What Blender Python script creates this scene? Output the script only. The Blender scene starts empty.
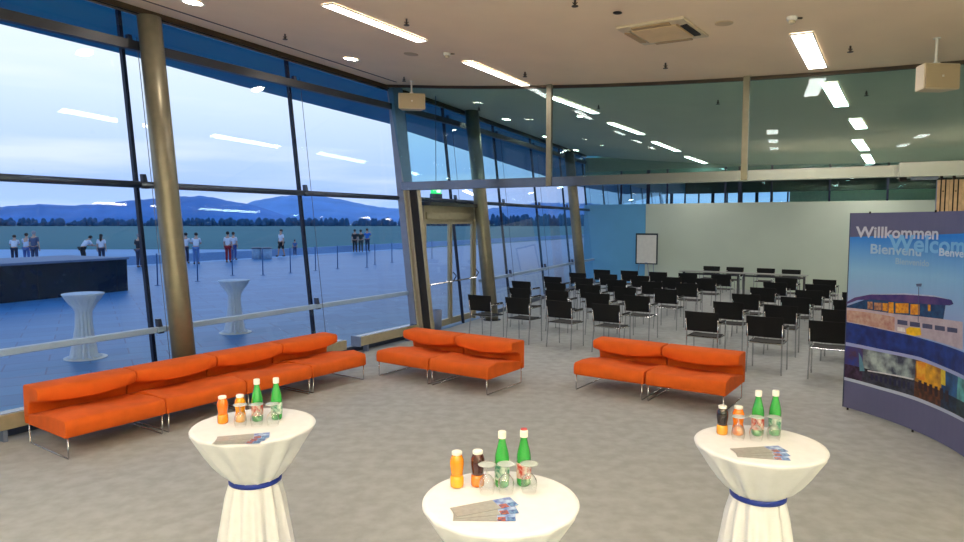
import bpy, bmesh, math, random
from mathutils import Vector, Matrix
random.seed(7)
PI = math.pi
C = bpy.context.scene.collection
V = Vector
# ------------------------------------------------------------------ camera
f, H = 660.0, 2.3
th = math.atan(48/660.0)
cam = bpy.data.cameras.new('camera'); co = bpy.data.objects.new('camera', cam); C.objects.link(co)
cam.sensor_width = 36; cam.lens = f/964*36; cam.clip_end = 6000; cam.clip_start = .05
co.location = (0, 0, H); co.rotation_euler = (PI/2-th, 0, 0)
bpy.context.scene.camera = co
FW = V((0, math.cos(th), -math.sin(th))); UP = V((0, math.sin(th), math.cos(th))); RX = V((1, 0, 0))
def ray(px, py): return FW*f + RX*(px-482) - UP*(py-271)
def at(px, py, z=0.0):
    r = ray(px, py); t = (z-H)/r.z
    return V((0, 0, H)) + r*t
# ------------------------------------------------------------------ plan frame
ES = V((.517, .856, 0)); ES.normalize(); ED = V((ES.y, -ES.x, 0)); O = V((-1.63, 13.07, 0))
LEAN = .114
def dw(s): return 0.0 if s < 1.6 else -.115*(s-1.6)            # glass line at z .9
def P(s, d, z=0.0): p = O+ES*s+ED*d; return V((p.x, p.y, z))
def W(s, z, off=0.0): return P(s, dw(s)-LEAN*(z-.9)+off, z)     # a point on the leaning glass, off = inwards
def sd(p): r = V((p.x, p.y, 0))-O; return r.dot(ES), r.dot(ED)
def zc(s, d):
    k = max(0, 9-d); return 4.47+.0065*k*k-.021*s
def atc(px, py):
    r = ray(px, py); lo, hi = 2.0/r.length, 60/ r.length*1.0
    lo = .001; hi = .12
    for _ in range(60):
        m = (lo+hi)/2; p = V((0, 0, H))+r*m; s, d = sd(p)
        if p.z > zc(s, d): hi = m
        else: lo = m
    return V((0, 0, H))+r*lo
# ------------------------------------------------------------------ materials
def lin(c):
    def g(v):
        v /= 255.0
        return v/12.92 if v <= .04045 else ((v+.055)/1.055)**2.4
    return (g(c[0]), g(c[1]), g(c[2]), 1)
MATS = {}
def mat(name, col, rough=.5, metal=0.0, noise=0, scale=8, col2=None, bump=0, spec=None, trans=0, emit=None, coat=0, detail=4):
    if name in MATS: return MATS[name]
    m = bpy.data.materials.new(name); m.use_nodes = True; nt = m.node_tree; b = nt.nodes['Principled BSDF']
    b.inputs['Base Color'].default_value = lin(col); b.inputs['Roughness'].default_value = rough
    b.inputs['Metallic'].default_value = metal
    if spec is not None: b.inputs['Specular IOR Level'].default_value = spec
    if trans: b.inputs['Transmission Weight'].default_value = trans
    if coat: b.inputs['Coat Weight'].default_value = coat
    if emit: b.inputs['Emission Color'].default_value = lin(emit[0]); b.inputs['Emission Strength'].default_value = emit[1]
    tc = nt.nodes.new('ShaderNodeTexCoord'); n = nt.nodes.new('ShaderNodeTexNoise'); n.inputs['Scale'].default_value = scale; n.inputs['Detail'].default_value = detail
    nt.links.new(tc.outputs['Object'], n.inputs['Vector'])
    mx = nt.nodes.new('ShaderNodeMix'); mx.data_type = 'RGBA'
    c2 = col2 or tuple(max(0, v*(1-noise)) for v in col)
    mx.inputs[6].default_value = lin(col); mx.inputs[7].default_value = lin(c2)
    r = nt.nodes.new('ShaderNodeMapRange'); r.inputs[1].default_value = .35; r.inputs[2].default_value = .65
    nt.links.new(n.outputs['Fac'], r.inputs[0]); nt.links.new(r.outputs[0], mx.inputs[0]); nt.links.new(mx.outputs[2], b.inputs['Base Color'])
    if bump:
        bp = nt.nodes.new('ShaderNodeBump'); bp.inputs['Strength'].default_value = bump; bp.inputs['Distance'].default_value = .02
        nt.links.new(n.outputs['Fac'], bp.inputs['Height']); nt.links.new(bp.outputs['Normal'], b.inputs['Normal'])
    MATS[name] = m; return m
def glassmat(name, tint, base=.05, power=5.0, rough=0.0):
    if name in MATS: return MATS[name]
    m = bpy.data.materials.new(name); m.use_nodes = True; nt = m.node_tree; nt.nodes.remove(nt.nodes['Principled BSDF'])
    out = nt.nodes['Material Output']; N = nt.nodes.new
    g = N('ShaderNodeNewGeometry'); dt = N('ShaderNodeVectorMath'); dt.operation = 'DOT_PRODUCT'
    nt.links.new(g.outputs['Incoming'], dt.inputs[0]); nt.links.new(g.outputs['Normal'], dt.inputs[1])
    ab = N('ShaderNodeMath'); ab.operation = 'ABSOLUTE'; nt.links.new(dt.outputs['Value'], ab.inputs[0])
    su = N('ShaderNodeMath'); su.operation = 'SUBTRACT'; su.inputs[0].default_value = 1; nt.links.new(ab.outputs[0], su.inputs[1])
    pw = N('ShaderNodeMath'); pw.operation = 'POWER'; pw.inputs[1].default_value = power; nt.links.new(su.outputs[0], pw.inputs[0])
    ma = N('ShaderNodeMath'); ma.operation = 'MULTIPLY_ADD'; ma.inputs[1].default_value = 1-base; ma.inputs[2].default_value = base; nt.links.new(pw.outputs[0], ma.inputs[0])
    t = N('ShaderNodeBsdfTransparent'); t.inputs[0].default_value = (*tint, 1); gl = N('ShaderNodeBsdfGlossy'); gl.inputs['Roughness'].default_value = rough
    mx = N('ShaderNodeMixShader'); nt.links.new(ma.outputs[0], mx.inputs[0]); nt.links.new(t.outputs[0], mx.inputs[1]); nt.links.new(gl.outputs[0], mx.inputs[2])
    nt.links.new(mx.outputs[0], out.inputs[0]); MATS[name] = m; return m
def emis(name, col, st):
    if name in MATS: return MATS[name]
    m = bpy.data.materials.new(name); m.use_nodes = True; nt = m.node_tree; nt.nodes.remove(nt.nodes['Principled BSDF'])
    e = nt.nodes.new('ShaderNodeEmission'); e.inputs[0].default_value = lin(col); e.inputs[1].default_value = st
    nt.links.new(e.outputs[0], nt.nodes['Material Output'].inputs[0]); MATS[name] = m; return m

M_carpet = mat('carpet', (176, 180, 180), .95, noise=0, col2=(162, 165, 164), scale=7, bump=.15, detail=12)
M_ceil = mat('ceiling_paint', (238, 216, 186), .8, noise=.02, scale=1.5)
M_wallw = mat('white_paint', (200, 212, 196), .7, noise=.02, scale=1)
M_wallb = mat('blue_panel', (104, 176, 222), .45, noise=.03, scale=1)
M_glass = glassmat('window_glass', (.93, .97, 1.0), .022)
M_pglass = glassmat('partition_glass', (.70, .88, .90), .022)
M_steel = mat('brushed_steel', (118, 120, 124), .16, .95, noise=.02, scale=3)
M_chrome = mat('chrome', (205, 207, 210), .15, 1.0, noise=.03, scale=20)
M_col = mat('column_paint', (134, 128, 110), .36, .5, noise=.06, scale=10)
M_fin = mat('dark_blue_fin', (26, 36, 62), .5, .3, noise=.1)
M_tube = mat('dark_tube', (78, 90, 112), .35, .6, noise=.08)
M_grey = mat('grey_post', (128, 142, 172), .45, .2, noise=.06)
M_bronze = mat('bronze_strip', (74, 62, 48), .5, .4, noise=.08)
M_alu = mat('champagne_aluminium', (184, 174, 146), .35, .45, noise=.05, scale=15)
M_dark = mat('dark_rubber', (26, 20, 16), .7, noise=.2)
M_or = mat('orange_wool', (226, 96, 8), .85, noise=.06, scale=6, bump=.1, detail=8)
M_black = mat('black_mesh', (4, 4, 5), .85, noise=.3, scale=120)
M_seat = mat('black_seat', (20, 19, 17), .7, noise=.2, scale=60)
M_cloth = mat('cream_cloth', (226, 229, 234), .85, noise=.02, scale=20)
M_clothb = mat('white_cloth', (210, 222, 238), .85, noise=.02, scale=20)
M_ribbon = mat('blue_ribbon', (20, 50, 150), .4, noise=.1)
M_white = mat('white_plastic', (232, 228, 218), .4, noise=.03)
M_beige = mat('beige_plastic', (206, 190, 160), .5, noise=.04)
M_wood = mat('birch_slat', (222, 190, 150), .5, noise=.1, scale=12)
M_lamp = emis('lamp_diffuser', (255, 246, 238), 24)
M_down = emis('downlight_lens', (255, 240, 218), 50)
# ------------------------------------------------------------------ mesh builder
class MB:
    def __init__(s): s.bm = bmesh.new()
    def quadmesh(s, rings, closed=True, caps=True):
        vs = [[s.bm.verts.new(p) for p in r] for r in rings]; n = len(rings[0])
        for a, b in zip(vs, vs[1:]):
            for i in range(n if closed else n-1):
                j = (i+1) % n
                try: s.bm.faces.new((a[i], a[j], b[j], b[i]))
                except ValueError: pass
        if caps:
            for r in (vs[0][::-1], vs[-1]):
                try: s.bm.faces.new(r)
                except ValueError: pass
        return s
    def hexa(s, b, t): return s.quadmesh([[V(p) for p in b], [V(p) for p in t]])
    def box(s, x0, x1, y0, y1, z0, z1):
        return s.hexa([(x0, y0, z0), (x1, y0, z0), (x1, y1, z0), (x0, y1, z0)], [(x0, y0, z1), (x1, y0, z1), (x1, y1, z1), (x0, y1, z1)])
    def rbox(s, x0, x1, y0, y1, z0, z1, r=.01):
        pts = []
        for cx, cy, a0 in ((x1-r, y1-r, 0), (x0+r, y1-r, 90), (x0+r, y0+r, 180), (x1-r, y0+r, 270)):
            for k in range(4):
                a = math.radians(a0+k*30); pts.append((cx+r*math.cos(a), cy+r*math.sin(a)))
        cx, cy = (x0+x1)/2, (y0+y1)/2
        def ring(z, ins): return [V((x-(ins if x > cx else -ins), y-(ins if y > cy else -ins), z)) for x, y in pts]
        q = min(r*.6, (z1-z0)*.4)
        return s.quadmesh([ring(z0, q), ring(z0+q, 0), ring(z1-q, 0), ring(z1, q)])
    def tube(s, path, r, n=8, caps=True):
        path = [V(p) for p in path]; rings = []
        rr = r if isinstance(r, (list, tuple)) else [r]*len(path)
        prev = None
        for i, p in enumerate(path):
            a = path[max(0, i-1)]; b = path[min(len(path)-1, i+1)]; t = (b-a).normalized()
            if prev is None:
                u = t.orthogonal().normalized()
            else:
                u = prev-t*prev.dot(t); u = u.normalized() if u.length > 1e-6 else t.orthogonal().normalized()
            prev = u; w = t.cross(u)
            rings.append([p+(u*math.cos(2*PI*k/n)+w*math.sin(2*PI*k/n))*rr[i] for k in range(n)])
        return s.quadmesh(rings, caps=caps)
    def bar(s, a, b, w, h, up=(0, 0, 1)):
        a = V(a); b = V(b); t = (b-a).normalized(); u = t.cross(V(up)).normalized(); v = u.cross(t)
        R = lambda p: [p+u*w/2+v*h/2, p-u*w/2+v*h/2, p-u*w/2-v*h/2, p+u*w/2-v*h/2]
        return s.quadmesh([R(a), R(b)])
    def lathe(s, prof, n=24, c=(0, 0, 0), caps=True):
        return s.quadmesh([[V((c[0]+r*math.cos(2*PI*k/n), c[1]+r*math.sin(2*PI*k/n), c[2]+z)) for k in range(n)] for r, z in prof], caps=caps)
    def blob(s, c, rx, ry, rz, nu=10, nv=6, jit=0):
        rings = []
        for i in range(nv+1):
            a = -PI/2+PI*i/nv; rr = max(.02, math.cos(a))
            rings.append([V((c[0]+rx*rr*math.cos(2*PI*k/nu)*(1+random.uniform(-jit, jit)), c[1]+ry*rr*math.sin(2*PI*k/nu)*(1+random.uniform(-jit, jit)), c[2]+rz*math.sin(a))) for k in range(nu)])
        return s.quadmesh(rings)
    def build(s, name, m, parent=None, smooth=False, bevel=0):
        bmesh.ops.recalc_face_normals(s.bm, faces=s.bm.faces)
        me = bpy.data.meshes.new(name); s.bm.to_mesh(me); s.bm.free()
        o = bpy.data.objects.new(name, me); C.objects.link(o)
        if m: me.materials.append(m)
        if smooth:
            for p in me.polygons: p.use_smooth = len(p.vertices) <= 4
        if parent: o.parent = parent
        if bevel:
            b = o.modifiers.new('bevel', 'BEVEL'); b.width = bevel; b.segments = 3; b.limit_method = 'ANGLE'; b.angle_limit = math.radians(40)
        return o
def tag(o, label=None, cat=None, group=None, kind=None):
    if label: o['label'] = label
    if cat: o['category'] = cat
    if group: o['group'] = group
    if kind: o['kind'] = kind
    return o
def thing(name, label, cat, loc=(0, 0, 0), rz=0, group=None, kind=None):
    o = bpy.data.objects.new(name, None); C.objects.link(o); o.location = loc; o.rotation_euler = (0, 0, rz); o.empty_display_size = .1
    return tag(o, label, cat, group, kind)
def struct(o, label=None, cat=None): return tag(o, label, cat, None, 'structure')
KIDS = {}
def dup(root, loc, rz, label=None, group=None):
    def rec(o, par):
        c = o.copy(); C.objects.link(c); c.parent = par
        for ch in [x for x in ALLCH(o)]: rec(ch, c)
        return c
    r = rec(root, None); r.location = loc; r.rotation_euler = (0, 0, rz)
    if label: r['label'] = label
    if group: r['group'] = group
    return r
def ALLCH(o): return list(o.children)
AZ = lambda v: math.atan2(v.y, v.x)

# ================================================================== SETTING
SB = -15.0          # behind the camera
# floor
def slab(name, pts, z0, z1, m, lab, cat='floor'):
    b = MB(); b.hexa([(p.x, p.y, z0) for p in pts], [(p.x, p.y, z1) for p in pts]); return struct(b.build(name, m), lab, cat)
fl = [P(SB, .1), P(1.6, .1), P(33, dw(33)+.1), P(33, 12.3), P(SB, 12.3)]
slab('floor', fl, -.015, 0, M_carpet, 'grey beige carpeted floor of the event hall')
# ceiling
b = MB(); rows = []
ss = [SB+i*(14.2-SB)/24 for i in range(25)]
for s_ in ss:
    d0 = dw(s_)-.62
    rows.append([P(s_, d0+(12.3-d0)*k/16, zc(s_, d0+(12.3-d0)*k/16)) for k in range(17)])
top = [[p+V((0, 0, .25)) for p in r] for r in rows]
for R in (rows, top): b.quadmesh(R, closed=False, caps=False)
b.quadmesh([rows[0], top[0]], closed=False, caps=False); b.quadmesh([rows[-1], top[-1]], closed=False, caps=False)
b.quadmesh([[r[0] for r in rows], [r[0] for r in top]], closed=False, caps=False); b.quadmesh([[r[-1] for r in rows], [r[-1] for r in top]], closed=False, caps=False)
bmesh.ops.remove_doubles(b.bm, verts=b.bm.verts, dist=.001)
struct(b.build('ceiling', M_ceil, smooth=False), 'cream plaster ceiling curving up to the window wall', 'ceiling')
# back wall (free standing room divider) and neighbours
BW0, BWs, BW1 = V((4.06, 25.85, 0)), V((6.06, 24.5, 0)), V((13.9, 20.0, 0))
un = (BW1-BWs).normalized(); BW2 = BWs+un*16
nn = V((-un.y, un.x, 0))
if nn.y < 0: nn = -nn
BW0 = BWs-un*2.42
def wallbox(name, a, c, z0, z1, t, m, lab, parent=None, cat='wall'):
    b = MB(); b.hexa([(a.x, a.y, z0), (c.x, c.y, z0), (c.x+nn.x*t, c.y+nn.y*t, z0), (a.x+nn.x*t, a.y+nn.y*t, z0)], [(a.x, a.y, z1), (c.x, c.y, z1), (c.x+nn.x*t, c.y+nn.y*t, z1), (a.x+nn.x*t, a.y+nn.y*t, z1)])
    o = b.build(name, m, parent)
    if not parent: struct(o, lab, cat)
    return o
wallbox('wall_back', BWs, BW2, 0, 3.0, .15, M_wallw, 'pale white room divider wall at the far end')
wallbox('wall_back_left', BW0, BWs-un*.01, 0, 3.0, .15, M_wallb, 'light blue divider panel next to the window wall')
# right and rear walls
def sdwall(name, s0, d0, s1, d1, z1, m, lab):
    a, c = P(s0, d0), P(s1, d1); t = (c-a).normalized(); n = V((-t.y, t.x, 0))*.1
    b = MB(); b.hexa([a, c, c+n, a+n], [q+V((0, 0, z1)) for q in (a, c, c+n, a+n)]); struct(b.build(name, m), lab, 'wall')
sdwall('wall_right', SB, 12.3, 33, 12.3, 5.4, M_wallw, 'white painted side wall')
sdwall('wall_rear', SB, -.6, SB, 12.3, 5.4, M_wallw, 'white painted wall behind the tables')
# far hall beyond the divider
b = MB()
q = [P(14.4, dw(14.4)-.5), P(33, dw(33)-.5), P(33, 12.3), P(14.4, 12.3)]
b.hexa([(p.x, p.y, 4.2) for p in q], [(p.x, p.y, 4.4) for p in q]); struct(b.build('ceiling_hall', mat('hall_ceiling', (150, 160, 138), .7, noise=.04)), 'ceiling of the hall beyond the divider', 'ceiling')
b = MB(); a_, c_ = P(17.5, 1.2), P(17.5, 12.2)
b.bar(a_+V((0, 0, 3.75)), c_+V((0, 0, 3.75)), .4, .5); struct(b.build('trim_1', mat('dark_bulkhead', (58, 52, 44), .6, noise=.1)), 'dark brown bulkhead above the far hall', 'beam')
wallbox_f = P(14.35, dw(14.35)-.5), P(14.35, 12.2)
b = MB(); b.bar(wallbox_f[0]+V((0, 0, 4.5)), wallbox_f[1]+V((0, 0, 4.5)), .1, .72); struct(b.build('trim_7', mat('hall_ceiling', (150, 160, 138), .7)), 'drop between the two ceiling levels above the divider', 'beam')
b = MB(); qa, qb = P(33, 3.4), P(33, 12.3); b.bar(qa+V((0, 0, 2.1)), qb+V((0, 0, 2.1)), .1, 4.2); struct(b.build('wall_far', mat('green_wall', (222, 236, 186), .7, noise=.04)), 'pale green end wall of the far hall', 'wall')
# fascia glass above the divider with dark mullions
root = struct(bpy.data.objects.new('window_20', None), 'glass fanlight band above the pale divider wall', 'window'); C.objects.link(root)
b = MB(); e0 = BW0+nn*.05; e1 = BW2+nn*.05
b.hexa([e0+V((0, 0, 3)), e1+V((0, 0, 3)), e1+nn*.02+V((0, 0, 3)), e0+nn*.02+V((0, 0, 3))], [e0+V((0, 0, 4.25)), e1+V((0, 0, 4.25)), e1+nn*.02+V((0, 0, 4.25)), e0+nn*.02+V((0, 0, 4.25))])
b.build('pane', M_pglass, root)
for px in (621, 648, 667, 725, 739.5, 771, 829, 887):
    r_ = ray(px, 205); 
    # intersection with divider line
    den = r_.x*nn.x+r_.y*nn.y; t = (e0.x*nn.x+e0.y*nn.y)/den; p = V((r_.x*t, r_.y*t, 0))
    w = .12 if px in (648, 739.5) else .06
    MB().bar(p+V((0, 0, 3)), p+V((0, 0, 4.25)), w, .05, up=nn).build('mullion', M_fin, root)
# end glazing of the far hall
root = struct(bpy.data.objects.new('window_21', None), 'glazed end wall of the far hall', 'window'); C.objects.link(root)
a_, c_ = P(33, dw(33)), P(33, 3.3)
b = MB(); b.bar(a_+V((0, 0, 2.1)), c_+V((0, 0, 2.1)), .02, 4.2); b.build('pane', M_glass, root)
for k in range(9):
    p = a_.lerp(c_, k/8); MB().bar(p, p+V((0, 0, 4.2)), .18 if k % 3 == 0 else .08, .12, up=ES).build('mullion', M_fin, root)
for z in (1.0, 2.8): MB().bar(a_+V((0, 0, z)), c_+V((0, 0, z)), .08, .1).build('transom', M_fin, root)

# window wall: glass bays between mullions
mull = [-5.22-2.85*4, -5.22-2.85*3, -5.22-2.85*2, -5.22-2.85, -5.22, -2.37, .48, 2.35, 5.2, 8.05, 10.9, 13.75, 16.6, 19.45, 22.3, 25.15, 28, 30.85, 33]
wn = 0
for s0, s1 in zip(mull, mull[1:]):
    wn += 1
    root = struct(bpy.data.objects.new('window_%d' % wn, None), 'leaning glazed bay of the window wall', 'window'); C.objects.link(root)
    ztop = 5.08 if s1 < 14 else 4.2
    door = abs(s0-.48) < .01; part = abs(s0-2.35) < .01
    zb = 0.0
    if door: zb = 2.72
    def quad(sa, sb, za, zz, nm='pane'):
        MB().hexa([W(sa, za), W(sb, za), W(sb, za, .015), W(sa, za, .015)], [W(sa, zz), W(sb, zz), W(sb, zz, .015), W(sa, zz, .015)]).build(nm, M_glass, root)
    if part:
        quad(3.3, s1, 0, 2.72); quad(s0, s1, 2.72, ztop)
    else: quad(s0, s1, zb, ztop)
    sa = 3.3 if part else s0
    # mullion at s1 : dark outer fin, plus slim inner rod
    off = -.10
    MB().hexa([W(s1-.02, 0, off+.03), W(s1+.025, 0, off+.03), W(s1+.025, 0, off+.09), W(s1-.02, 0, off+.09)], [W(s1-.02, ztop, off+.03), W(s1+.025, ztop, off+.03), W(s1+.025, ztop, off+.09), W(s1-.02, ztop, off+.09)]).build('mullion', M_fin, root)
    MB().tube([W(s1+.12, 0 if not door else 2.75, .12), W(s1+.12, ztop-.35, .12)], (.005), 5).build('cable', M_tube, root)
    for z in (.9, 2.8, 4.62):
        if s1 > 14 and z > 4.3: continue
        if door and z < 2.7: continue
        MB().hexa([W(s1+.03, z-.05, .02), W(s1+.10, z-.05, .02), W(s1+.10, z-.05, .09), W(s1+.03, z-.05, .09)], [W(s1+.03, z+.14, .02), W(s1+.08, z+.14, .02), W(s1+.08, z+.14, .08), W(s1+.03, z+.14, .08)]).build('clamp', M_tube, root)
    if not door:
        MB().bar(W(sa, .9, .05), W(s1, .9, .05), .085, .075).build('lower_transom', mat('silver_rail', (150, 178, 212), .4, .0, noise=.03), root, bevel=.012)
        MB().hexa([W(sa, 0, -.05), W(s1, 0, -.05), W(s1, 0, .05), W(sa, 0, .05)], [W(sa, .1, -.05), W(s1, .1, -.05), W(s1, .1, .05), W(sa, .1, .05)]).build('sill', M_tube, root)
    MB().tube([W(s0, 2.80, .05), W(s1, 2.80, .05)], .045, 10).build('upper_transom', M_tube, root, smooth=True)
    if s1 < 14:
        MB().bar(W(s0, 4.62, .08), W(s1, 4.62, .08), .1, .12).build('top_transom', mat('top_beam', (62, 64, 72), .4, .4), root)
# leaning grey post beside the entrance
MB().hexa([W(.16, 0, .05), W(.48, 0, .05), W(.48, 0, .20), W(.16, 0, .20)], [W(.16, 5.03, .05), W(.48, 5.03, .05), W(.48, 5.03, .20), W(.16, 5.03, .20)]).build('post', M_grey).name = 'trim_2'
struct(bpy.data.objects['trim_2'], 'flat blue grey leaning post left of the glass entrance door', 'post')
# ceiling edge strip, blind box and slot
def ceilstrip(name, da, db, drop, m, lab, s0=SB, s1=14.0, up=0.0):
    b = MB(); n = 24; R = []
    for i in range(n+1):
        s_ = s0+(s1-s0)*i/n; a = dw(s_)+da; c = dw(s_)+db; za = zc(s_, a)+up; zb_ = zc(s_, c)+up
        R.append([P(s_, a, za-drop), P(s_, c, zb_-drop), P(s_, c, zb_+.0), P(s_, a, za+.0)])
    b.quadmesh(R); return struct(b.build(name, m), lab, 'trim')
ceilstrip('trim_3', -.47, -.36, .07, M_bronze, 'dark bronze strip along the ceiling edge above the glass')
ceilstrip('trim_4', -.43, -.39, .11, M_steel, 'slim metal blind box along the top of the glass')
ceilstrip('trim_5', .09, .13, .006, M_bronze, 'narrow dark air slot in the ceiling parallel to the windows', s1=-.2)
# overhanging roof outside
edge = [(0, 24), (135, 57), (240, 86), (390, 124), (406, 131), (520, 168), (575, 186)]
SO = []
for px, py in edge:
    p = at(px, py, 5.0)
    for _ in range(4):
        s_, _d = sd(p); p = at(px, py, 5.05-.021*s_)
    SO.append(p)
s0p = SO[0]-(SO[1]-SO[0]).normalized()*12; SO = [V((s0p.x, s0p.y, 5.2))]+SO+[V((SO[-1].x+5, SO[-1].y+9, 4.4))]
b = MB(); R = []
for p in SO:
    s_, d_ = sd(p); q = W(s_, 5.12, -.02); q.z = p.z+.08
    R.append([p, q, q+V((0, 0, .35)), p+V((0, 0, .12))])
b.quadmesh(R); struct(b.build('roof_overhang', mat('blue_soffit', (16, 142, 172), .5, noise=.05, scale=1)), 'blue underside of the overhanging roof outside', 'roof')

# ------------------------------------------------------------------ entrance door
DA, DB = V((-1.22, 13.80, 0)), V((-.23, 15.90, 0))
dt = (DB-DA); DL = dt.length; dang = AZ(dt)
droot = struct(bpy.data.objects.new('door_1', None), 'double glass entrance door in champagne aluminium frame', 'door'); C.objects.link(droot)
droot.location = DA; droot.rotation_euler = (0, 0, dang)
b = MB(); b.box(-.08, .0, -.06, .06, 0, 2.66).box(DL, DL+.08, -.06, .06, 0, 2.66).box(0, DL, -.06, .06, 2.52, 2.66); b.build('door_frame', M_alu, droot)
MB().box(-.15, DL+.25, -.25, .06, 2.66, 2.74).build('canopy', M_steel, droot)
MB().box(0, DL, -.09, .0, 2.38, 2.52).build('closer_rail', M_alu, droot)
for k in range(2):
    x0 = k*DL/2+.01; x1 = x0+DL/2-.02
    lf = MB().box(x0, x0+.055, -.03, .03, .02, 2.38).box(x1-.055, x1, -.03, .03, .02, 2.38).box(x0+.055, x1-.055, -.03, .03, .02, .16).box(x0+.055, x1-.055, -.03, .03, 2.28, 2.38).build('door_leaf', M_alu, droot)
    MB().box(x0+.055, x1-.055, -.006, .006, .16, 2.28).build('pane', M_glass, lf)
    MB().tube([(x0+.05, -.03, 1.0), (x0+.05, -.12, 1.0), (x1-.05, -.12, 1.0), (x1-.05, -.03, 1.0)], .018, 8).build('push_bar', M_chrome, lf)
    MB().tube([(x1-.05, -.12, 1.0), (x1-.02, -.18, 1.12), (x1-.02, -.1, 1.2)], .012, 6).build('lever', M_black, lf)
# leaning partition jamb at the window end
RA, RB = at(404, 190.5, 2.94), at(896, 177, 2.94)
rd = (RB-RA); rd.z = 0; rdir = rd.normalized(); rn = V((-rdir.y, rdir.x, 0))
RB2 = RA+rdir*(rd.length+3.0)
def jb(name, x0, x1, t, m, par):
    lo = RA+V((0, 0, -2.94)); sh = rdir*(.114*2.94)
    p = lambda x, y, z: lo+rdir*x+rn*y+sh*(1-z/2.94)+V((0, 0, z))
    return MB().hexa([p(x0, -t, 0), p(x1, -t, 0), p(x1, t, 0), p(x0, t, 0)], [p(x0, -t, 2.94), p(x1, -t, 2.94), p(x1, t, 2.94), p(x0, t, 2.94)]).build(name, m, par)
jr = struct(bpy.data.objects.new('trim_6', None), 'dark leaning end post of the folding partition beside the door', 'post'); C.objects.link(jr)
jb('side_rail', .02, .05, .06, M_alu, jr); jb('seal', .05, .13, .03, mat('pale_seal', (150, 140, 120), .5), jr); jb('inner_rail', .13, .15, .055, M_alu, jr)
jb('dark_core', .16, .33, .05, M_dark, jr); jb('inner_rail', .33, .35, .052, M_alu, jr)
# ------------------------------------------------------------------ partition rail with glass above
prt = struct(bpy.data.objects.new('wall_partition', None), 'glass upper partition above the stainless steel rail', 'partition'); C.objects.link(prt)
MB().bar(RA+V((0, 0, .08)), RB+rdir*.3+V((0, 0, .08)), .16, .16).build('rail', M_steel, prt, bevel=.004)
n = 14; bot = []; topp = []
for i in range(n+1):
    p = RA.lerp(RB2, i/n); s_, d_ = sd(p); bot.append(V((p.x, p.y, 3.1))); topp.append(V((p.x, p.y, zc(s_, d_)-.003)))
# left end reaches the leaning glass at ceiling height
b = MB(); R = []
for p, q in zip(bot, topp): R.append([p-rn*.006, p+rn*.006, q+rn*.006, q-rn*.006])
lt = W(sd(RA)[0], 5.0, .12); lt.z = zc(*sd(lt))-.003
R = [[bot[0]-rn*.006, bot[0]+rn*.006, lt+rn*.006, lt-rn*.006]]+R
b.quadmesh(R); b.build('pane', M_pglass, prt)
b = MB(); R = []
for q in [lt]+topp: R.append([q-rn*.03, q+rn*.03, q+rn*.03-V((0, 0, .05)), q-rn*.03-V((0, 0, .05))])
b.quadmesh(R); b.build('head_channel', M_bronze, prt)
for px in (550.5, 744.5):
    r_ = ray(px, 180); t = (RA.x*rn.x+RA.y*rn.y)/(r_.x*rn.x+r_.y*rn.y); p = V((r_.x*t, r_.y*t, 0)); s_, d_ = sd(p)
    MB().bar(p-rn*.07+V((0, 0, 2.95)), p-rn*.07+V((0, 0, zc(s_, d_)-.005)), .09, .08, up=rn).build('mullion', M_col, prt)
# track housing and parked panels on the right
HB = RB+rdir*.0
th_ = prt
b = MB(); a_ = HB-rn*.25+V((0, 0, .07)); c_ = a_+rdir*3.0
b.bar(a_, c_, .34, .20); b.build('track_housing', M_steel, th_, bevel=.005)
p0 = a_+rdir*.05
MB().bar(a_+rdir*.16-V((0, 0, .115)), a_+rdir*.45-V((0, 0, .115)), .2, .03).build('plate', M_grey, th_)
MB().bar(a_+rdir*.02-V((0, 0, .125)), a_+rdir*.1-V((0, 0, .125)), .16, .05).build('carrier', M_dark, th_)
# panels
for i, px in enumerate((936.5, 949, 961.5)):
    r_ = ray(px, 200); off = a_.x*rn.x+a_.y*rn.y; t = off/(r_.x*rn.x+r_.y*rn.y); p = V((r_.x*t, r_.y*t, 0))
    pt = thing("folding_panel", ['birch edged folding wall panel parked nearest the divider wall, first in the stack', 'birch edged folding wall panel parked second in the stack', 'birch edged folding wall panel parked third in the stack at the picture edge'][i], 'folding panel', p, AZ(rdir), 'parked folding wall panels')
    MB().box(.0, .13, .0, .10, .03, 2.87).build('leaf', M_grey, pt)
    for x in (.0, .05, .10): MB().box(x, x+.033, -.02, .0, .03, 2.87).build('edge_strip', M_wood, pt)
    for x in (.033, .083, .133): MB().box(x, x+.017, -.006, .0, .03, 2.87).build('seal', M_dark, pt)
    MB().box(.03, .06, -.02, .05, 2.87, 2.92).build('hanger', M_dark, pt)
    MB().tube([(.066, -.02, 2.72), (.066, -.026, 2.72)], .01, 8).build('screw', M_bronze, pt)
# ------------------------------------------------------------------ columns
M_d = {}
def column(base, r, lab, htop=5.2):
    t = thing('column', lab, 'column', V(base)-ED*(.08 if base[0] < -3 else 0), 0, 'leaning steel columns along the window wall')
    out = -ED*LEAN
    path = [out*z+V((0, 0, z)) for z in (0, 1.5, 3, htop)]
    b = MB(); rings = []
    for p in path: rings.append([p+V((r*math.cos(2*PI*k/28), r*math.sin(2*PI*k/28), 0)) for k in range(28)])
    b.quadmesh(rings); b.build('shaft', M_col, t, smooth=True)
    MB().lathe([(r+.05, 0), (r+.05, .02), (r+.01, .03), (r, .03)], 28).build('base_ring', M_steel, t)
    return t
column((-3.79, 8.49, 0), .146, 'thick round leaning steel column behind the long orange sofa row', 4.98)
column(tuple(at(492, 320, 0)), .16, 'round leaning steel column just right of the glass entrance door', 4.95)
p = at(586, 290, 0); r_ = ray(585, 260); q = P(10.7, dw(10.7)+.5)
column((q.x, q.y, 0), .17, 'round leaning steel column in front of the light blue divider panel', 4.72)
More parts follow.
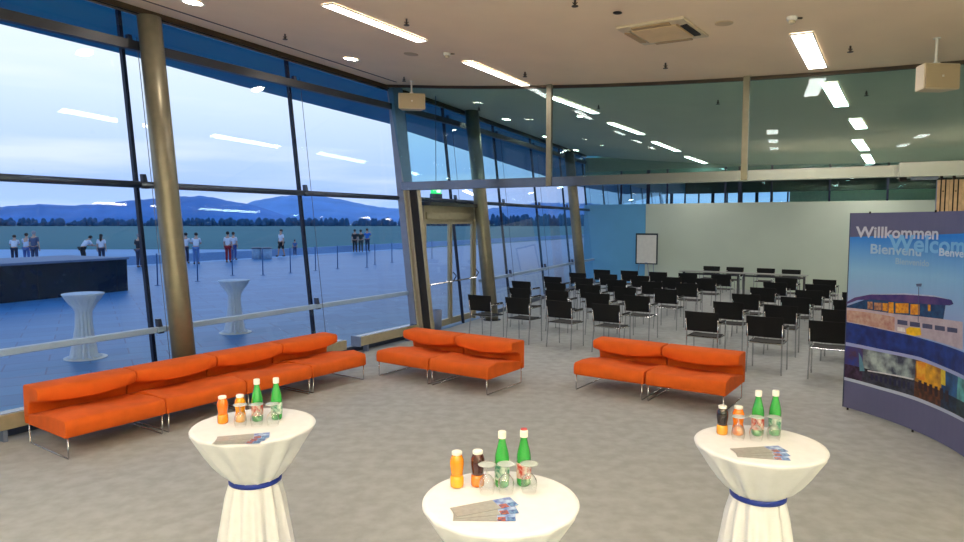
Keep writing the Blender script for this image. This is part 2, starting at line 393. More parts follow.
# ------------------------------------------------------------------ floor convectors
def convector(s0, s1, lab, group='metal convectors along the window wall'):
    t = thing('floor_convector', lab, 'radiator', P(s0, .30), AZ(ES), group); L = s1-s0
    MB().box(0, L, -.10, .10, .14, .30).build('casing', M_alu, t, bevel=.006)
    MB().box(-.02, 0, -.11, .11, .13, .31).build('end_cap', M_grey, t)
    MB().box(.03, L-.03, -.07, .07, .30, .305).build('grille', M_steel, t)
    k = max(2, int(L/1.2)+1)
    for i in range(k):
        x = .25+(L-.5)*i/(k-1); MB().box(x-.02, x+.02, -.05, .05, 0, .14).build('leg', M_grey, t)
s_c = sd(at(345, 352, 0))[0]
convector(SB+.3, s_c-.35, 'long low champagne metal convector behind the sofa row')
convector(s_c, .1, 'short low champagne metal convector ending at the grey leaning post')
for s0, s1, l in ((5.4, 9.3, 'low metal convector behind the first chair rows'), ):
    pass
# waste bin by the door
p = at(437, 329, 0)
t = thing('waste_bin', 'small grey waste bin at the left jamb of the entrance door', 'bin', p)
MB().lathe([(.09, 0), (.10, .01), (.11, .42), (.10, .42), (.09, .03)], 16, caps=False).build('body', M_grey, t, smooth=True)
MB().lathe([(.085, .03), (.085, .031)], 16).build('liner', M_dark, t)
# exit sign
p = at(434, 192, 3.0); ps = V((-.98, 14.15, 0))
t = thing('exit_sign', 'green emergency exit sign above the entrance door', 'sign', (ps.x, ps.y, 2.9), dang-.35)
MB().box(-.13, .13, -.02, .02, .02, .22).build('sign_box', mat('sign_green', (20, 150, 80), .4, emit=((40, 220, 120), 1.0)), t)
MB().box(-.14, .14, -.04, .04, -.08, .02).build('lamp_housing', M_tube, t)
b = MB(); b.box(.0, .1, -.025, -.021, .05, .19); b.box(-.07, -.055, -.025, -.021, .12, .15); b.box(-.075, -.05, -.025, -.021, .155, .18)
b.bar((-.065, -.023, .13), (-.09, -.023, .08), .004, .015, up=(0, 1, 0)); b.bar((-.065, -.023, .13), (-.035, -.023, .09), .004, .015, up=(0, 1, 0)); b.bar((-.09, -.023, .14), (-.03, -.023, .125), .004, .012, up=(0, 1, 0))
b.build('pictogram', mat('sign_white', (235, 255, 240), .4, emit=((235, 255, 240), 1.0)), t)
MB().tube([(0, 0, .22), (0, 0, zc(*sd(ps))-2.9)], .008, 6).build('rod', M_tube, t)

# ================================================================== CEILING FITTINGS
def cframe(p):
    s_, d_ = sd(p); e = .02
    zx = (zc(s_+e, d_)-zc(s_-e, d_))/(2*e); zy = (zc(s_, d_+e)-zc(s_, d_-e))/(2*e)
    a = V((ES.x, ES.y, zx)).normalized(); c = V((ED.x, ED.y, zy)).normalized(); n = c.cross(a)
    if n.z < 0: n = -n
    return a, c, n
def strip_lamp(pa, pb, w, lab, group='ceiling strip lights'):
    mid = (pa+pb)/2; a, c, n = cframe(mid); dv = (pb-pa); L = dv.length*.94; dv = dv.normalized(); n = (n-dv*n.dot(dv)).normalized(); cr = n.cross(dv)
    Mx = Matrix((dv, cr, n)).transposed()
    s_, d_ = sd(mid); mid = V((mid.x, mid.y, zc(s_, d_)-.004))
    t = thing('strip_light', lab, 'ceiling light', mid, 0, group); t.rotation_euler = Mx.to_euler()
    MB().box(-L/2-.015, L/2+.015, -w/2-.015, -w/2, -.02, .0).box(-L/2-.015, L/2+.015, w/2, w/2+.015, -.02, .0).box(-L/2-.015, -L/2, -w/2, w/2, -.02, 0).box(L/2, L/2+.015, -w/2, w/2, -.02, 0).build('frame', M_white, t)
    MB().box(-L/2, L/2, -w/2, w/2, -.014, -.002).build('diffuser', M_lamp, t)
LL = [((324, 2), (424, 41), 'strip light in the left row nearest the camera'), ((465, 60), (527, 85), 'second strip light of the left row, in front of the glass partition'),
      ((551, 96), (597, 113), 'first left row strip light behind the glass partition'), ((609.5, 122), (643, 134), 'second left row strip light behind the glass partition'),
      ((653, 141), (679, 151), 'third left row strip light behind the glass partition'), ((686, 156), (706, 163), 'fourth and farthest left row strip light')]
RR = [((801, 31.5), (818, 67.5), 'wide strip light in the right row nearest the camera'), ((828.5, 81), (842, 106), 'first right row strip light behind the glass partition'),
      ((855, 118), (861.5, 128), 'second right row strip light behind the glass partition'), ((857, 139), (865, 150), 'third right row strip light behind the glass partition'), ((865.5, 154), (871, 163), 'fourth and farthest right row strip light')]
pl = []
for (a_, c_, l) in LL: A, B = atc(*a_), atc(*c_); pl.append((A, B)); strip_lamp(A, B, .17, 'bright '+l)
pr = []
for (a_, c_, l) in RR: A, B = atc(*a_), atc(*c_); pr.append((A, B)); strip_lamp(A, B, .22, 'bright '+l)
print('LAMPS', [tuple(round(v, 2) for v in sd(A)+sd(B)) for A, B in pl+pr])
def on_c(s_, d_): return P(s_, d_, zc(s_, d_))
kk = 0
sA, dA = sd(pl[0][0])
for (dd, w) in ((dA, .17), (6.6, .26)):
    for i in range(1, 5):
        s_ = sA-2.6*i+ (0 if dd == dA else .4)
        if s_-1.3 < SB: continue
        kk += 1
        strip_lamp(on_c(s_-1.2, dd), on_c(s_, dd), w, 'strip light overhead behind the cocktail tables', 'strip lights behind the camera')
for dd in (10.3,):
    for s_ in (-12.5, -9.5): strip_lamp(on_c(s_-1.2, dd), on_c(s_, dd), .26, 'strip light along the right side wall', 'strip lights by the right wall')
def downlight(px, py, lab, r=.10):
    p = atc(px, py); _dl(p, lab, r)
def _dl(p, lab, r=.10, group='round recessed downlights', z=None):
    a, c, n = cframe(p); Mx = Matrix((a, n.cross(a), n)).transposed()
    t = thing('downlight', lab, 'ceiling light', p-V((0, 0, .003)), 0, group)
    if z is None: t.rotation_euler = Mx.to_euler()
    MB().lathe([(r, -.006), (r+.03, -.012), (r+.03, 0), (r, 0)], 20, caps=False).build('ring', M_white, t)
    MB().lathe([(r, -.005), (r, -.002)], 20).build('lens', M_down, t)
downlight(193, 2, 'round downlight at the top of the picture near the thick column', .11)
downlight(351, 58.5, 'round downlight between the window wall and the left row of strip lights', .11)
downlight(506, 119, 'round downlight near the windows, first behind the glass partition', .1)
downlight(546, 136.5, 'round downlight near the windows, second behind the glass partition', .1)
downlight(576, 150, 'round downlight near the windows, third behind the glass partition', .1)
downlight(596, 159.5, 'round downlight near the windows, fourth behind the glass partition', .1)
downlight(580, 116, 'small round downlight between the window row and the strip lights behind the glass', .07)
for s_ in (-10.5, -13): _dl(on_c(s_, sd(atc(193, 2))[1]), 'round downlight near the windows behind the camera', .11, 'downlights behind the camera')
for i, (px, py) in enumerate(((640, 176), (665, 174), (719, 168), (794, 169), (693, 193), (866, 189), (770, 196), (925, 195))):
    z = 4.2; p = at(px, min(py, 192), z)
    s_, d_ = sd(p)
    if s_ < 15 or s_ > 32: s_ = 16+i*1.7; p = P(s_, d_ if 0 < d_ < 12 else 2+i, z)
    _dl(p, 'round downlight in the ceiling of the hall beyond the divider', .13, 'far hall downlights', z=1)
# cassette air conditioner
ca = [atc(*q) for q in ((616, 25.5), (686.5, 16), (704, 35), (646, 44))]
cc = sum(ca, V())/4; ex = ((ca[1]-ca[0])+(ca[2]-ca[3])).normalized(); ey = ((ca[0]-ca[3])+(ca[1]-ca[2])); LXc = ((ca[1]-ca[0]).length+(ca[2]-ca[3]).length)/2; LYc = ey.length/2
n_ = cframe(cc)[2]; ex = (ex-n_*ex.dot(n_)).normalized(); eyy = n_.cross(ex)
print('AC', LXc, LYc)
t = thing('ceiling_air_conditioner', 'square cassette air conditioner set in the ceiling with open louvre', 'air conditioner', cc-n_*.002, 0)
t.rotation_euler = Matrix((ex, eyy, n_)).transposed().to_euler()
hx = (LXc+LYc)/4
b = MB(); o_, i_ = hx, hx*.66
b.quadmesh([[V((x*o_, y*o_, 0)) for x, y in ((-1, -1), (1, -1), (1, 1), (-1, 1))], [V((x*o_, y*o_, -.025)) for x, y in ((-1, -1), (1, -1), (1, 1), (-1, 1))], [V((x*i_*1.12, y*i_*1.12, -.04)) for x, y in ((-1, -1), (1, -1), (1, 1), (-1, 1))], [V((x*i_*1.08, y*i_*1.08, -.02)) for x, y in ((-1, -1), (1, -1), (1, 1), (-1, 1))]], caps=False)
b.build('frame', M_beige, t)
MB().box(-i_, i_, -i_, i_, -.045, -.015).build('intake_panel', mat('warm_panel', (226, 196, 150), .5, noise=.03), t)
for k in range(4):
    R_ = Matrix.Rotation(k*PI/2, 4, 'Z'); b = MB(); b.box(-i_*.85, i_*.85, i_*1.12, o_*.93, -.046, -.03); bmesh.ops.transform(b.bm, matrix=R_, verts=b.bm.verts)
    b.build('louvre', M_dark if k == 3 else mat('louvre_brown', (176, 146, 104), .5), t)
# discs, smoke detectors, sprinklers
def disc(px, py, r, m, lab, cat='ceiling cover', nm='ceiling_cover', h=.01):
    p = atc(px, py); a, c, n = cframe(p); o = MB().lathe([(r, 0), (r, -h*.6), (r*.85, -h)], 20).build(nm, m, smooth=False)
    o.location = p-V((0, 0, .001)); o.rotation_euler = Matrix((a, n.cross(a), n)).transposed().to_euler(); tag(o, lab, cat); return o
M_cov = mat('beige_cover', (196, 172, 138), .6, noise=.05)
disc(724, 23, .10, M_cov, 'flat beige round cover in the ceiling right of the air conditioner')
disc(411, 54, .11, M_cov, 'flat beige round cover in the ceiling near the left speaker')
o = disc(617.5, 12.5, .05, M_dark, 'small dark slot cover left of the air conditioner')
def smoke(px, py, lab):
    p = atc(px, py); t = thing('smoke_detector', lab, 'smoke detector', p, 0, 'smoke detectors')
    MB().lathe([(.055, .004), (.055, -.03), (.045, -.04)], 20).build('base', M_white, t)
    MB().lathe([(.035, -.04), (.04, -.06), (.02, -.075)], 16).build('sensor', M_beige, t)
    MB().box(.05, .11, -.012, .012, -.02, -.005).build('tab', M_bronze, t)
smoke(792, 17, 'round smoke detector above the right row of strip lights'); smoke(447, 53, 'round smoke detector between the left strip lights')
def sprinkler(px, py, lab):
    p = atc(px, py-3); t = thing('sprinkler', lab, 'sprinkler', p, 0, 'pendent ceiling sprinklers')
    MB().tube([(0, 0, .004), (0, 0, -.07)], .012, 6).build('pipe', M_bronze, t)
    MB().lathe([(.035, -.07), (.035, -.078)], 10).build('deflector', M_bronze, t)
    MB().tube([(-.025, 0, -.035), (0, 0, -.06), (.025, 0, -.035)], .006, 5).build('yoke', M_bronze, t)
for px, py, l in ((285, 37, 'near the ceiling slot above the left windows'), (406.5, 22, 'right of the nearest left strip light'), (404, 80, 'beside the hanging left speaker'), (525, 75, 'above the end of the second left strip light'),
                  (665.5, 66, 'below the air conditioner'), (575, 2, 'at the top edge of the picture'), (850.5, 49, 'right of the nearest right strip light'), (479, 110, 'behind the partition glass near the windows'),
                  (598.5, 108, 'behind the partition glass beside the strip lights'), (718, 103, 'behind the partition glass in the middle'), (866.5, 94, 'behind the partition glass at the right row')):
    sprinkler(px, py, 'small bronze sprinkler head '+l)
# speakers
def speaker(px, py, ptop, w, h, rz, lab):
    pc = atc(*ptop); D = pc.y; r_ = ray(px, py); t_ = D/r_.y; p = V((0, 0, H))+r_*t_
    t = thing('hanging_speaker', lab, 'speaker', (pc.x, pc.y, p.z), rz, 'speakers hanging from the ceiling')
    dz = pc.z-p.z
    b = MB(); R = []
    for x, dd in ((-w/2, .7), (w/2, .7)):
        pass
    b.quadmesh([[V((x, -.11, z)) for x, z in ((-w/2, -h/2), (w/2, -h/2), (w/2, h/2), (-w/2, h/2))], [V((x*.72, .11, z)) for x, z in ((-w/2, -h/2), (w/2, -h/2), (w/2, h/2), (-w/2, h/2))]])
    b.build('cabinet', M_beige, t, bevel=.012)
    MB().box(-w/2+.015, w/2-.015, -.122, -.112, -h/2+.015, h/2-.015).build('grille', mat('speaker_grille', (188, 168, 136), .7, noise=.08, scale=90), t)
    MB().box(-.012, .012, -.126, -.122, -.012, .012).build('badge', M_white, t)
    MB().tube([(0, 0, h/2), (0, 0, dz)], .016, 10).build('pole', M_white, t)
    MB().lathe([(.04, dz-.01), (.04, dz+.005)], 16).build('ceiling_plate', M_white, t)
    MB().box(-.035, .035, -.03, .03, h/2, h/2+.03).build('bracket', M_white, t)
speaker(411, 102, (411.5, 81), .50, .29, .15, 'beige wedge shaped speaker hanging near the window wall')
speaker(933.5, 78, (937, 38), .46, .30, .1, 'beige wedge shaped speaker hanging at the upper right')

# ================================================================== SOFAS
def sofa_module(wave, lab):
    w = 1.015; t = thing('sofa_module', lab, 'sofa', (0, 0, 0), 0, 'orange low lounge sofa modules')
    g = .006; N = 14
    # local: x along width 0..w, y depth 0(front)..0.93(rear)
    R = []
    for i in range(N+1):
        u = i/N; x = g+(w-2*g)*u; k = .018*math.sin(PI*u*2+wave); k2 = .014*math.sin(PI*u+wave*2)
        R.append([V((x, .012, .225)), V((x, 0, .24)), V((x, -.004+k*.3, .32)), V((x, .012, .372+k*.4)), V((x, .04, .386+k*.4)), V((x, .25, .39+k+k2)), V((x, .5, .375+k-k2)), V((x, .72, .335+k)), V((x, .82, .33)), V((x, .835, .32)), V((x, .838, .225)), V((x, .83, .215)), V((x, .03, .215))])
    MB().quadmesh(R).build('seat', M_or, t, smooth=True, bevel=.012)
    R = []
    for i in range(N+1):
        u = i/N; x = g+(w-2*g)*u; k = .055*max(0, math.sin(PI*u))**.8; kz = .016*math.sin(2*PI*u+wave)
        R.append([V((x, .93, .215)), V((x, .94, .25)), V((x, .94, .60)), V((x, .925, .622)), V((x, .86, .628)), V((x, .63, .618+kz*.3)), V((x, .60, .600+kz*.3)), V((x, .595-k*.3, .555)), V((x, .605-k*.3, .505-k)), V((x, .64, .488-k)), V((x, .74, .478-k*.8)), V((x, .81, .44-k*.4)), V((x, .835, .38)), V((x, .84, .3)), V((x, .8815, .30)), V((x, .8815, .215))])
    MB().quadmesh(R).build('backrest', M_or, t, smooth=True, bevel=.012)
    for x in (.035, w-.035):
        y0, y1 = .03, .90
        pts = [(x, y0, .22), (x, y0, .02), (x, y0+.012, .008), (x, y1-.012, .008), (x, y1, .02), (x, y1, .22)]
        MB().tube(pts, .008, 8).build('sled_leg', M_chrome, t, smooth=True)
    for o in t.children:
        for md in o.modifiers: md.angle_limit = math.radians(60)
    return t
protos = [sofa_module(0, 'x'), sofa_module(2.2, 'x')]
usedp = [False, False]
def place_sofa(wave, loc, rz, lab, gr):
    if not usedp[wave]:
        t = protos[wave]; t.location = loc; t.rotation_euler = (0, 0, rz); t['label'] = lab; t['group'] = gr; usedp[wave] = True; return t
    return dup(protos[wave], loc, rz, lab, gr)
# row A along the windows, faces the room; its x axis runs from far to near (front towards +normal)
az = math.radians(34.8); dA_ = V((math.sin(az), math.cos(az), 0))
fa = V((-4.02, 6.27, 0)); nA = V((dA_.y, -dA_.x, 0))
# local x -> dA_ direction, local y (depth) -> -nA
import_rz = AZ(dA_)
ordn = ['nearest the camera at the left picture edge', 'second from the left picture edge', 'third from the left picture edge', 'farthest, at the right end']
for i in range(4):
    p = fa-dA_*.035+nA*.03+dA_*(1.018*i)
    place_sofa(i % 2, p, import_rz, 'orange sofa module, long row by the windows, '+ordn[i], 'sofa modules in the long row by the windows')
azb = math.radians(35.2); rb = V((math.cos(azb), -math.sin(azb), 0)); nb = V((-rb.y, rb.x, 0))
for i in range(2):
    p = V((-1.55, 9.81, 0))-rb*.035-nb*.03+rb*(1.03*i)
    place_sofa(i, p, AZ(rb), 'orange low sofa module, middle pair in front of the door, '+['left one', 'right one'][i], 'middle pair of sofa modules')
for i in range(2):
    p = V((1.30, 8.97, 0))-rb*.035-nb*.03+rb*(1.03*i)
    place_sofa(i, p, AZ(rb), 'orange low sofa module of the right pair in front of the chairs, '+['left one', 'right one'][i], 'right pair of sofa modules')

# ================================================================== CHAIRS
def make_chair():
    t = thing('stacking_chair', 'x', 'chair', (0, 0, 0), 0, 'x')      # faces +y, back at y=-.25
    b = MB(); R = []
    for j, y in enumerate((-.20, -.1, .1, .2, .235)):
        z = (.455, .445, .442, .452, .44)[j]
        R.append([V((-.225, y, z)), V((-.1, y, z-.006)), V((.1, y, z-.006)), V((.225, y, z)), V((.225, y, z-.018)), V((-.225, y, z-.018))])
    b.quadmesh(R); b.build('seat', M_seat, t, smooth=False)
    b = MB(); R = []
    for j in range(7):
        u = j/6; x = -.275+.55*u; c = -.02*(1-(2*u-1)**2)
        R.append([V((x, -.232+c, .53)), V((x, -.29+c, .83)), V((x, -.278+c, .832)), V((x, -.22+c, .53))])
    b.quadmesh(R); b.build('backrest', M_black, t)
    for s in (-1, 1):
        MB().tube([(s*.262, -.265, .72), (s*.255, -.225, .50), (s*.252, -.225, .40), (s*.262, -.27, 0)], .0115, 8).build('leg', M_chrome, t, smooth=True)
        MB().tube([(s*.262, .25, 0), (s*.262, .235, .40), (s*.265, .23, .62), (s*.265, .20, .645), (s*.265, -.235, .645)], .0115, 8).build('leg', M_chrome, t, smooth=True)
        MB().rbox(s*.265-.024, s*.265+.024, -.12, .19, .655, .675, .01).build('armrest', M_black, t)
    MB().tube([(-.255, -.215, .435), (.255, -.215, .435)], .01, 6).tube([(-.26, .22, .43), (.26, .22, .43)], .01, 6).tube([(-.255, -.215, .435), (-.26, .22, .43)], .01, 6).tube([(.255, -.215, .435), (.26, .22, .43)], .01, 6).build('seat_frame', M_chrome, t)
    return t
chair0 = make_chair(); chair0.scale = (.97, .97, 1.06); KC = .966; cfirst = [True]
def place_chair(p, rz, lab, gr):
    p = V((p.x*KC, p.y*KC, 0))
    if cfirst[0]:
        chair0.location = p; chair0.rotation_euler = (0, 0, rz); chair0['label'] = lab; chair0['group'] = gr; cfirst[0] = False; return chair0
    return dup(chair0, p, rz, lab, gr)
uu = V((.767, -.503, 0)); vv = V((.915, 1.37, 0)); vdir = vv.normalized()
vdc = V((.547, .837, 0)); chz = AZ(vdc)-PI/2
rown = ['front row', 'second row', 'third row', 'fourth row', 'fifth row', 'back row']
LO = V((2.26, 11.93, 0)); RO = V((3.67, 10.88, 0))
coln = {-1: 'extra seat at the window end', 0: 'first seat from the windows', 1: 'second seat from the windows', 2: 'third seat from the windows', 3: 'aisle seat'}
for v in range(6):
    for u in range(-1 if v > 1 else 0, 4):
        p = LO+uu*(u-3)+vv*v+vdc*.27+V((random.uniform(-.03, .03), random.uniform(-.03, .03), 0))
        lab = 'black chrome-legged chair, %s of left block, %s' % (rown[v], coln[u] if not (u == 0 and v > 1) else 'second place, next to the window end')
        place_chair(p, chz+random.uniform(-.04, .04), lab, 'black chairs in the left block')
rc = ['aisle seat', 'middle seat', 'seat nearest the welcome display']
for v in range(6):
    for u in range(3):
        p = RO+V((.76, -.55, 0))*u+V((.905, 1.36, 0))*v+vdc*.27+V((random.uniform(-.03, .03), random.uniform(-.03, .03), 0))
        place_chair(p, chz+random.uniform(-.04, .04), 'black chrome-legged chair, %s of right block, %s' % (rown[v], rc[u]), 'black chairs in the right block')
# speakers' table chairs, facing the audience
ht = ['leftmost', 'second from left', 'third from left', 'rightmost']
for i, q in enumerate(((710.5, 266.5), (734, 267.5), (765, 268.7), (790.5, 270))):
    p = at(q[0], q[1], .83); p.z = 0
    cfl = place_chair(p/KC-vdc*.12, chz+PI, 'black chair facing the audience behind the long head table, '+ht[i], 'black chairs behind the head table'); cfl.scale = (1, 1, 1)
# head tables
M_ttop = mat('grey_table_top', (150, 152, 148), .35, noise=.04)
HA = at(679, 270.8, .74); HA.z = 0; HBp = at(806.5, 276, .74); HBp.z = 0
hd = (HBp-HA); hl = hd.length; hz = AZ(hd)
for i in range(2):
    t = thing('conference_table', 'grey topped narrow conference table at the head of the chairs, '+['left half', 'right half'][i], 'table', HA+hd*(i*.5), hz, 'head tables')
    L = hl/2-.01
    MB().rbox(0, L, 0, .5, .715, .74, .01).build('table_top', M_ttop, t)
    for x in (.05, L-.11):
        MB().box(x, x+.06, .21, .29, .03, .715).build('leg', M_steel, t)
        MB().rbox(x-.01, x+.07, .03, .47, 0, .03, .01).build('foot', M_steel, t)
    MB().box(.11, L-.11, .24, .26, .62, .68).build('cross_rail', M_steel, t)
# flipchart
pf = at(646.5, 274, 0)
r_ = ray(646.5, 250); 
den = r_.x*nn.x+r_.y*nn.y; tt = ((BWs-nn*.75).dot(nn))/den; pf = V((r_.x*tt, r_.y*tt, 0))
t = thing('flipchart', 'white flipchart with dark frame on a tripod before the divider wall', 'flipchart', pf, AZ(un))
wz = .40
MB().box(-wz, wz, .0, .03, .82, 1.93).build('frame', mat('dark_teal_frame', (30, 48, 52), .5, noise=.05), t)
MB().box(-wz+.05, wz-.05, -.012, .0, .86, 1.87).build('board', M_white, t)
MB().box(-.05, .05, -.03, .0, .85, .88).build('pen_clip', M_grey, t)
for a_, c_ in (((-.25, .02, .9), (-.33, -.18, 0)), ((.25, .02, .9), (.33, -.18, 0)), ((0, .04, 1.2), (0, .48, 0))): MB().tube([a_, c_], .012, 6).build('leg', M_grey, t)

# ================================================================== COCKTAIL TABLES
def cocktail(p, R, ph, mc, lab, gr, drape, seed):
    t = thing('cocktail_table', lab, 'table', p, ph, gr)
    rnd = random.Random(seed); NA = 96; nf = 13
    fold = [rnd.uniform(.3, 1.5) for _ in range(nf)]; pf_ = [rnd.uniform(-.25, .25) for _ in range(nf)]
    def fr(a, amp):
        x = (a/(2*PI)*nf) % nf; i = int(x); w = fold[i]*(1-(x-i))+fold[(i+1) % nf]*(x-i)
        return 1.5*amp*w*math.sin(a*nf+pf_[i])
    zt = 1.12; zw = .80 if seed == 2 else .845
    prof = [(0.001, zt+.001, 0), (R*.5, zt+.001, 0), (R*.93, zt+.001, 0), (R*.985, zt-.001, 0), (R, zt-.008, 0), (R*.985, zt-.02, .003), (R*.86, zt-.02-(zt-zw)*.2, .008), (R*.735, zt-.02-(zt-zw)*.4, .013), (R*.61, zt-.02-(zt-zw)*.6, .014), (R*.49, zt-.02-(zt-zw)*.78, .010), (R*.41, zw+.02, .006), (R*.385, zw, .004), (R*.405, zw-.03, .007), (R*.455, zw-.12, .013), (R*.50, zw-.26, .018), (R*.56, zw-.42, .024), (R*.64, zw-.62, .028), (R*.75, .05, .03), (R*.82, .008, .036)]
    if drape:   # gauzy table outside: cloth hangs straight and pools
        prof = [x for x in [x for x in prof if x[1] > zt-.22]]+[(R*.56, zw+.06, .004), (R*.50, zw+.02, .003), (R*.46, zw, .003), (R*.37, zw-.05, .008), (R*.37, zw-.3, .014), (R*.41, zw-.5, .024), (R*.50, .06, .04), (R*.68, .022, .06)]
    rings = []
    for r, z, am in prof: rings.append([V(((r+fr(2*PI*k/NA, am))*math.cos(2*PI*k/NA+ (zt-z)*.12), (r+fr(2*PI*k/NA, am))*math.sin(2*PI*k/NA+(zt-z)*.12), z)) for k in range(NA)])
    b = MB(); b.quadmesh(rings, caps=False); b.build('tablecloth', mc, t, smooth=True)
    if not drape:
        b = MB(); r0 = R*.405
        b.lathe([(r0+.004, zw-.016), (r0+.008, zw-.012), (r0+.008, zw+.010), (r0+.004, zw+.014)], 48, caps=False); b.build('ribbon', M_ribbon, t, smooth=True)
    MB().lathe([(.03, .02), (.03, zt-.03)], 12).build('pole', M_steel, t)
    MB().lathe([(R*.93, zt-.03), (R*.93, zt-.004)], 32).build('tabletop', M_white, t)
    if drape: MB().lathe([(R*1.02, 0), (R*1.02, .012), (R*.3, .02)], 32).build('base_plate', M_white, t)
    else: MB().lathe([(R*.6, 0), (R*.6, .012), (.04, .02)], 32).build('base_plate', M_steel, t)
    return t
TM, TL, TR = V((.08, 2.745, 0)), at(254, 424.5, 1.12), at(759.5, 443.5, 1.12)
TL.z = TR.z = 0
cocktail(TM, .335, .3, M_cloth, 'cream draped cocktail table at the bottom centre of the picture', 'cocktail tables with blue ribbons', False, 1)
cocktail(TL, .352, 1.1, M_cloth, 'cream draped cocktail table with blue ribbon at the lower left', 'cocktail tables with blue ribbons', False, 2)
cocktail(TR, .335, 2.0, M_cloth, 'cream draped cocktail table with blue ribbon at the lower right', 'cocktail tables with blue ribbons', False, 3)
o1 = at(83, 292, 1.12); o1.z = -.02; o2 = at(234, 279, 1.12); o2.z = -.02
cocktail(o1, .325, .5, M_clothb, 'white gauze draped cocktail table outside beyond the first window bay', 'cocktail tables out on the terrace', True, 4)
cocktail(o2, .32, .9, M_clothb, 'white gauze draped cocktail table outside right of the thick column', 'cocktail tables out on the terrace', True, 5)

# ---- bottles, glasses, leaflets
def liquid(name, col):
    return mat(name, col, .08, noise=.03, coat=.6, spec=.6)
M_green = mat('green_glass', (70, 200, 90), .05, noise=.02, trans=.5, coat=.5)
M_greenl = mat('label_green', (220, 235, 220), .5, col2=(60, 140, 110), scale=55)
M_redl = mat('label_red', (225, 225, 215), .5, col2=(190, 60, 45), scale=48)
M_cap = mat('cap_white', (236, 236, 230), .4, noise=.02); M_capr = mat('cap_red', (190, 60, 60), .4, noise=.03)
M_cup = glassmat('tumbler_glass', (.97, .98, .98), .14, 1.8)
def juice(p, col, col2, lab, capm=None):
    t = thing('juice_bottle', lab, 'bottle', p, random.uniform(0, 6), 'small juice bottles on the cocktail tables'); t.scale = (1.2, 1.2, 1)
    prof = [(.020, .0), (.0245, .004), (.0255, .012), (.0255, .035), (.0235, .055), (.0225, .068), (.0245, .085), (.0265, .105), (.0255, .125), (.020, .142), (.0165, .150)]
    MB().lathe([q for q in prof if q[1] >= .055], 20).build('glass_body', liquid('juice_%d_%d' % (col[0], col[1]), col), t, smooth=True)
    MB().lathe([q for q in prof if q[1] <= .055], 20).build('lower_band', liquid('juice_%d_%d' % (col2[0], col2[1]), col2), t, smooth=True)
    MB().lathe([(.0185, .148), (.0195, .150), (.0195, .160), (.017, .163)], 20).build('cap', capm or M_cap, t)
def green(p, labm, lab, capm=None):
    t = thing('water_bottle', lab, 'bottle', p, random.uniform(0, 6), 'green mineral water bottles on the cocktail tables'); t.scale = (1.1, 1.1, 1.04)
    MB().lathe([(.024, 0), (.0285, .005), (.0295, .015), (.0295, .125), (.027, .145), (.020, .175), (.0145, .200), (.013, .215), (.0135, .225)], 22).build('glass_body', M_green, t, smooth=True)
    MB().lathe([(.0302, .035), (.0306, .037), (.0306, .100), (.0302, .102)], 22, caps=False).build('label_band', labm, t, smooth=True)
    MB().lathe([(.0155, .212), (.0165, .214), (.0165, .240), (.014, .243)], 18).build('cap', M_cap, t)
    if capm: MB().lathe([(.014, .2435), (.013, .2485)], 18).build('seal_dot', capm, t)
def goblet(p, lab):
    t = thing('wine_glass', lab, 'glass', p, 0, 'upturned stemmed glasses on the cocktail tables')
    MB().lathe([(.030, 0), (.034, .02), (.036, .04), (.032, .06), (.018, .078), (.005, .086), (.004, .12), (.008, .124), (.038, .127), (.039, .129), (.001, .1305)], 24, caps=False).build('bowl', M_cup, t, smooth=True)
    MB().lathe([(.034, .1262), (.0395, .1275), (.0395, .1295), (.034, .1305)], 24).build('foot_rim', mat('glass_rim', (225, 235, 235), .1, noise=.01, trans=.5), t, smooth=True)
def leaflet(p, rz, lab, L=.20, Wd=.095, z=0.0):
    t = thing('leaflet', lab, 'leaflet', (p.x, p.y, 1.1225+z), rz, 'fanned leaflets on the cocktail tables')
    MB().box(0, L*.70, -Wd/2, Wd/2, 0, .0012).build('back_cover', mat('leaflet_silver', (160, 162, 160), .35, noise=.08, scale=40), t)
    b = MB().box(L*.70, L, -Wd/2, Wd/2, 0, .0012).build('picture_panel', mat('leaflet_blue', (180, 205, 235), .3, col2=(60, 90, 180), scale=26), t)
    MB().box(L*.71, L*.84, -Wd/2, -Wd*.12, .0013, .0018).build('orange_photo', mat('leaflet_orange', (200, 100, 40), .35, col2=(60, 60, 110), scale=60), b)
    MB().box(L*.86, L*.99, -Wd/2, -Wd*.12, .0013, .0018).build('blue_photo', mat('leaflet_navy', (40, 70, 150), .35, col2=(120, 170, 210), scale=60), b)
    return t
Z = 1.1215
def tp(px, py): p = at(px, py, Z); return p
juice(tp(457, 486.5), (244, 146, 5), (250, 170, 20), 'orange juice bottle leftmost on the centre cocktail table')
juice(tp(477.7, 485.5), (70, 18, 12), (232, 130, 40), 'dark red juice bottle on the centre cocktail table')
green(tp(502, 486), M_greenl, 'green water bottle with pale label, left one on the centre cocktail table')
green(tp(523.7, 484.5), M_redl, 'green water bottle with red cap top, right one on the centre cocktail table', M_capr)
for i, q in enumerate(((487, 493), (506, 492.5), (529, 492))): goblet(tp(*q), ['clear upturned stemmed glass before the dark red juice bottle on the centre table', 'clear upturned stemmed glass before the left green bottle on the centre table', 'clear upturned stemmed glass before the right green bottle on the centre table'][i])
juice(tp(223, 423), (240, 116, 10), (248, 146, 15), 'orange red juice bottle leftmost on the left cocktail table')
juice(tp(240.6, 421.5), (240, 152, 15), (246, 170, 20), 'yellow orange juice bottle on the left cocktail table')
green(tp(257.6, 420.5), M_redl, 'green water bottle with red printed label on the left cocktail table')
green(tp(276.8, 419), M_greenl, 'green water bottle with green printed label, rightmost on the left cocktail table')
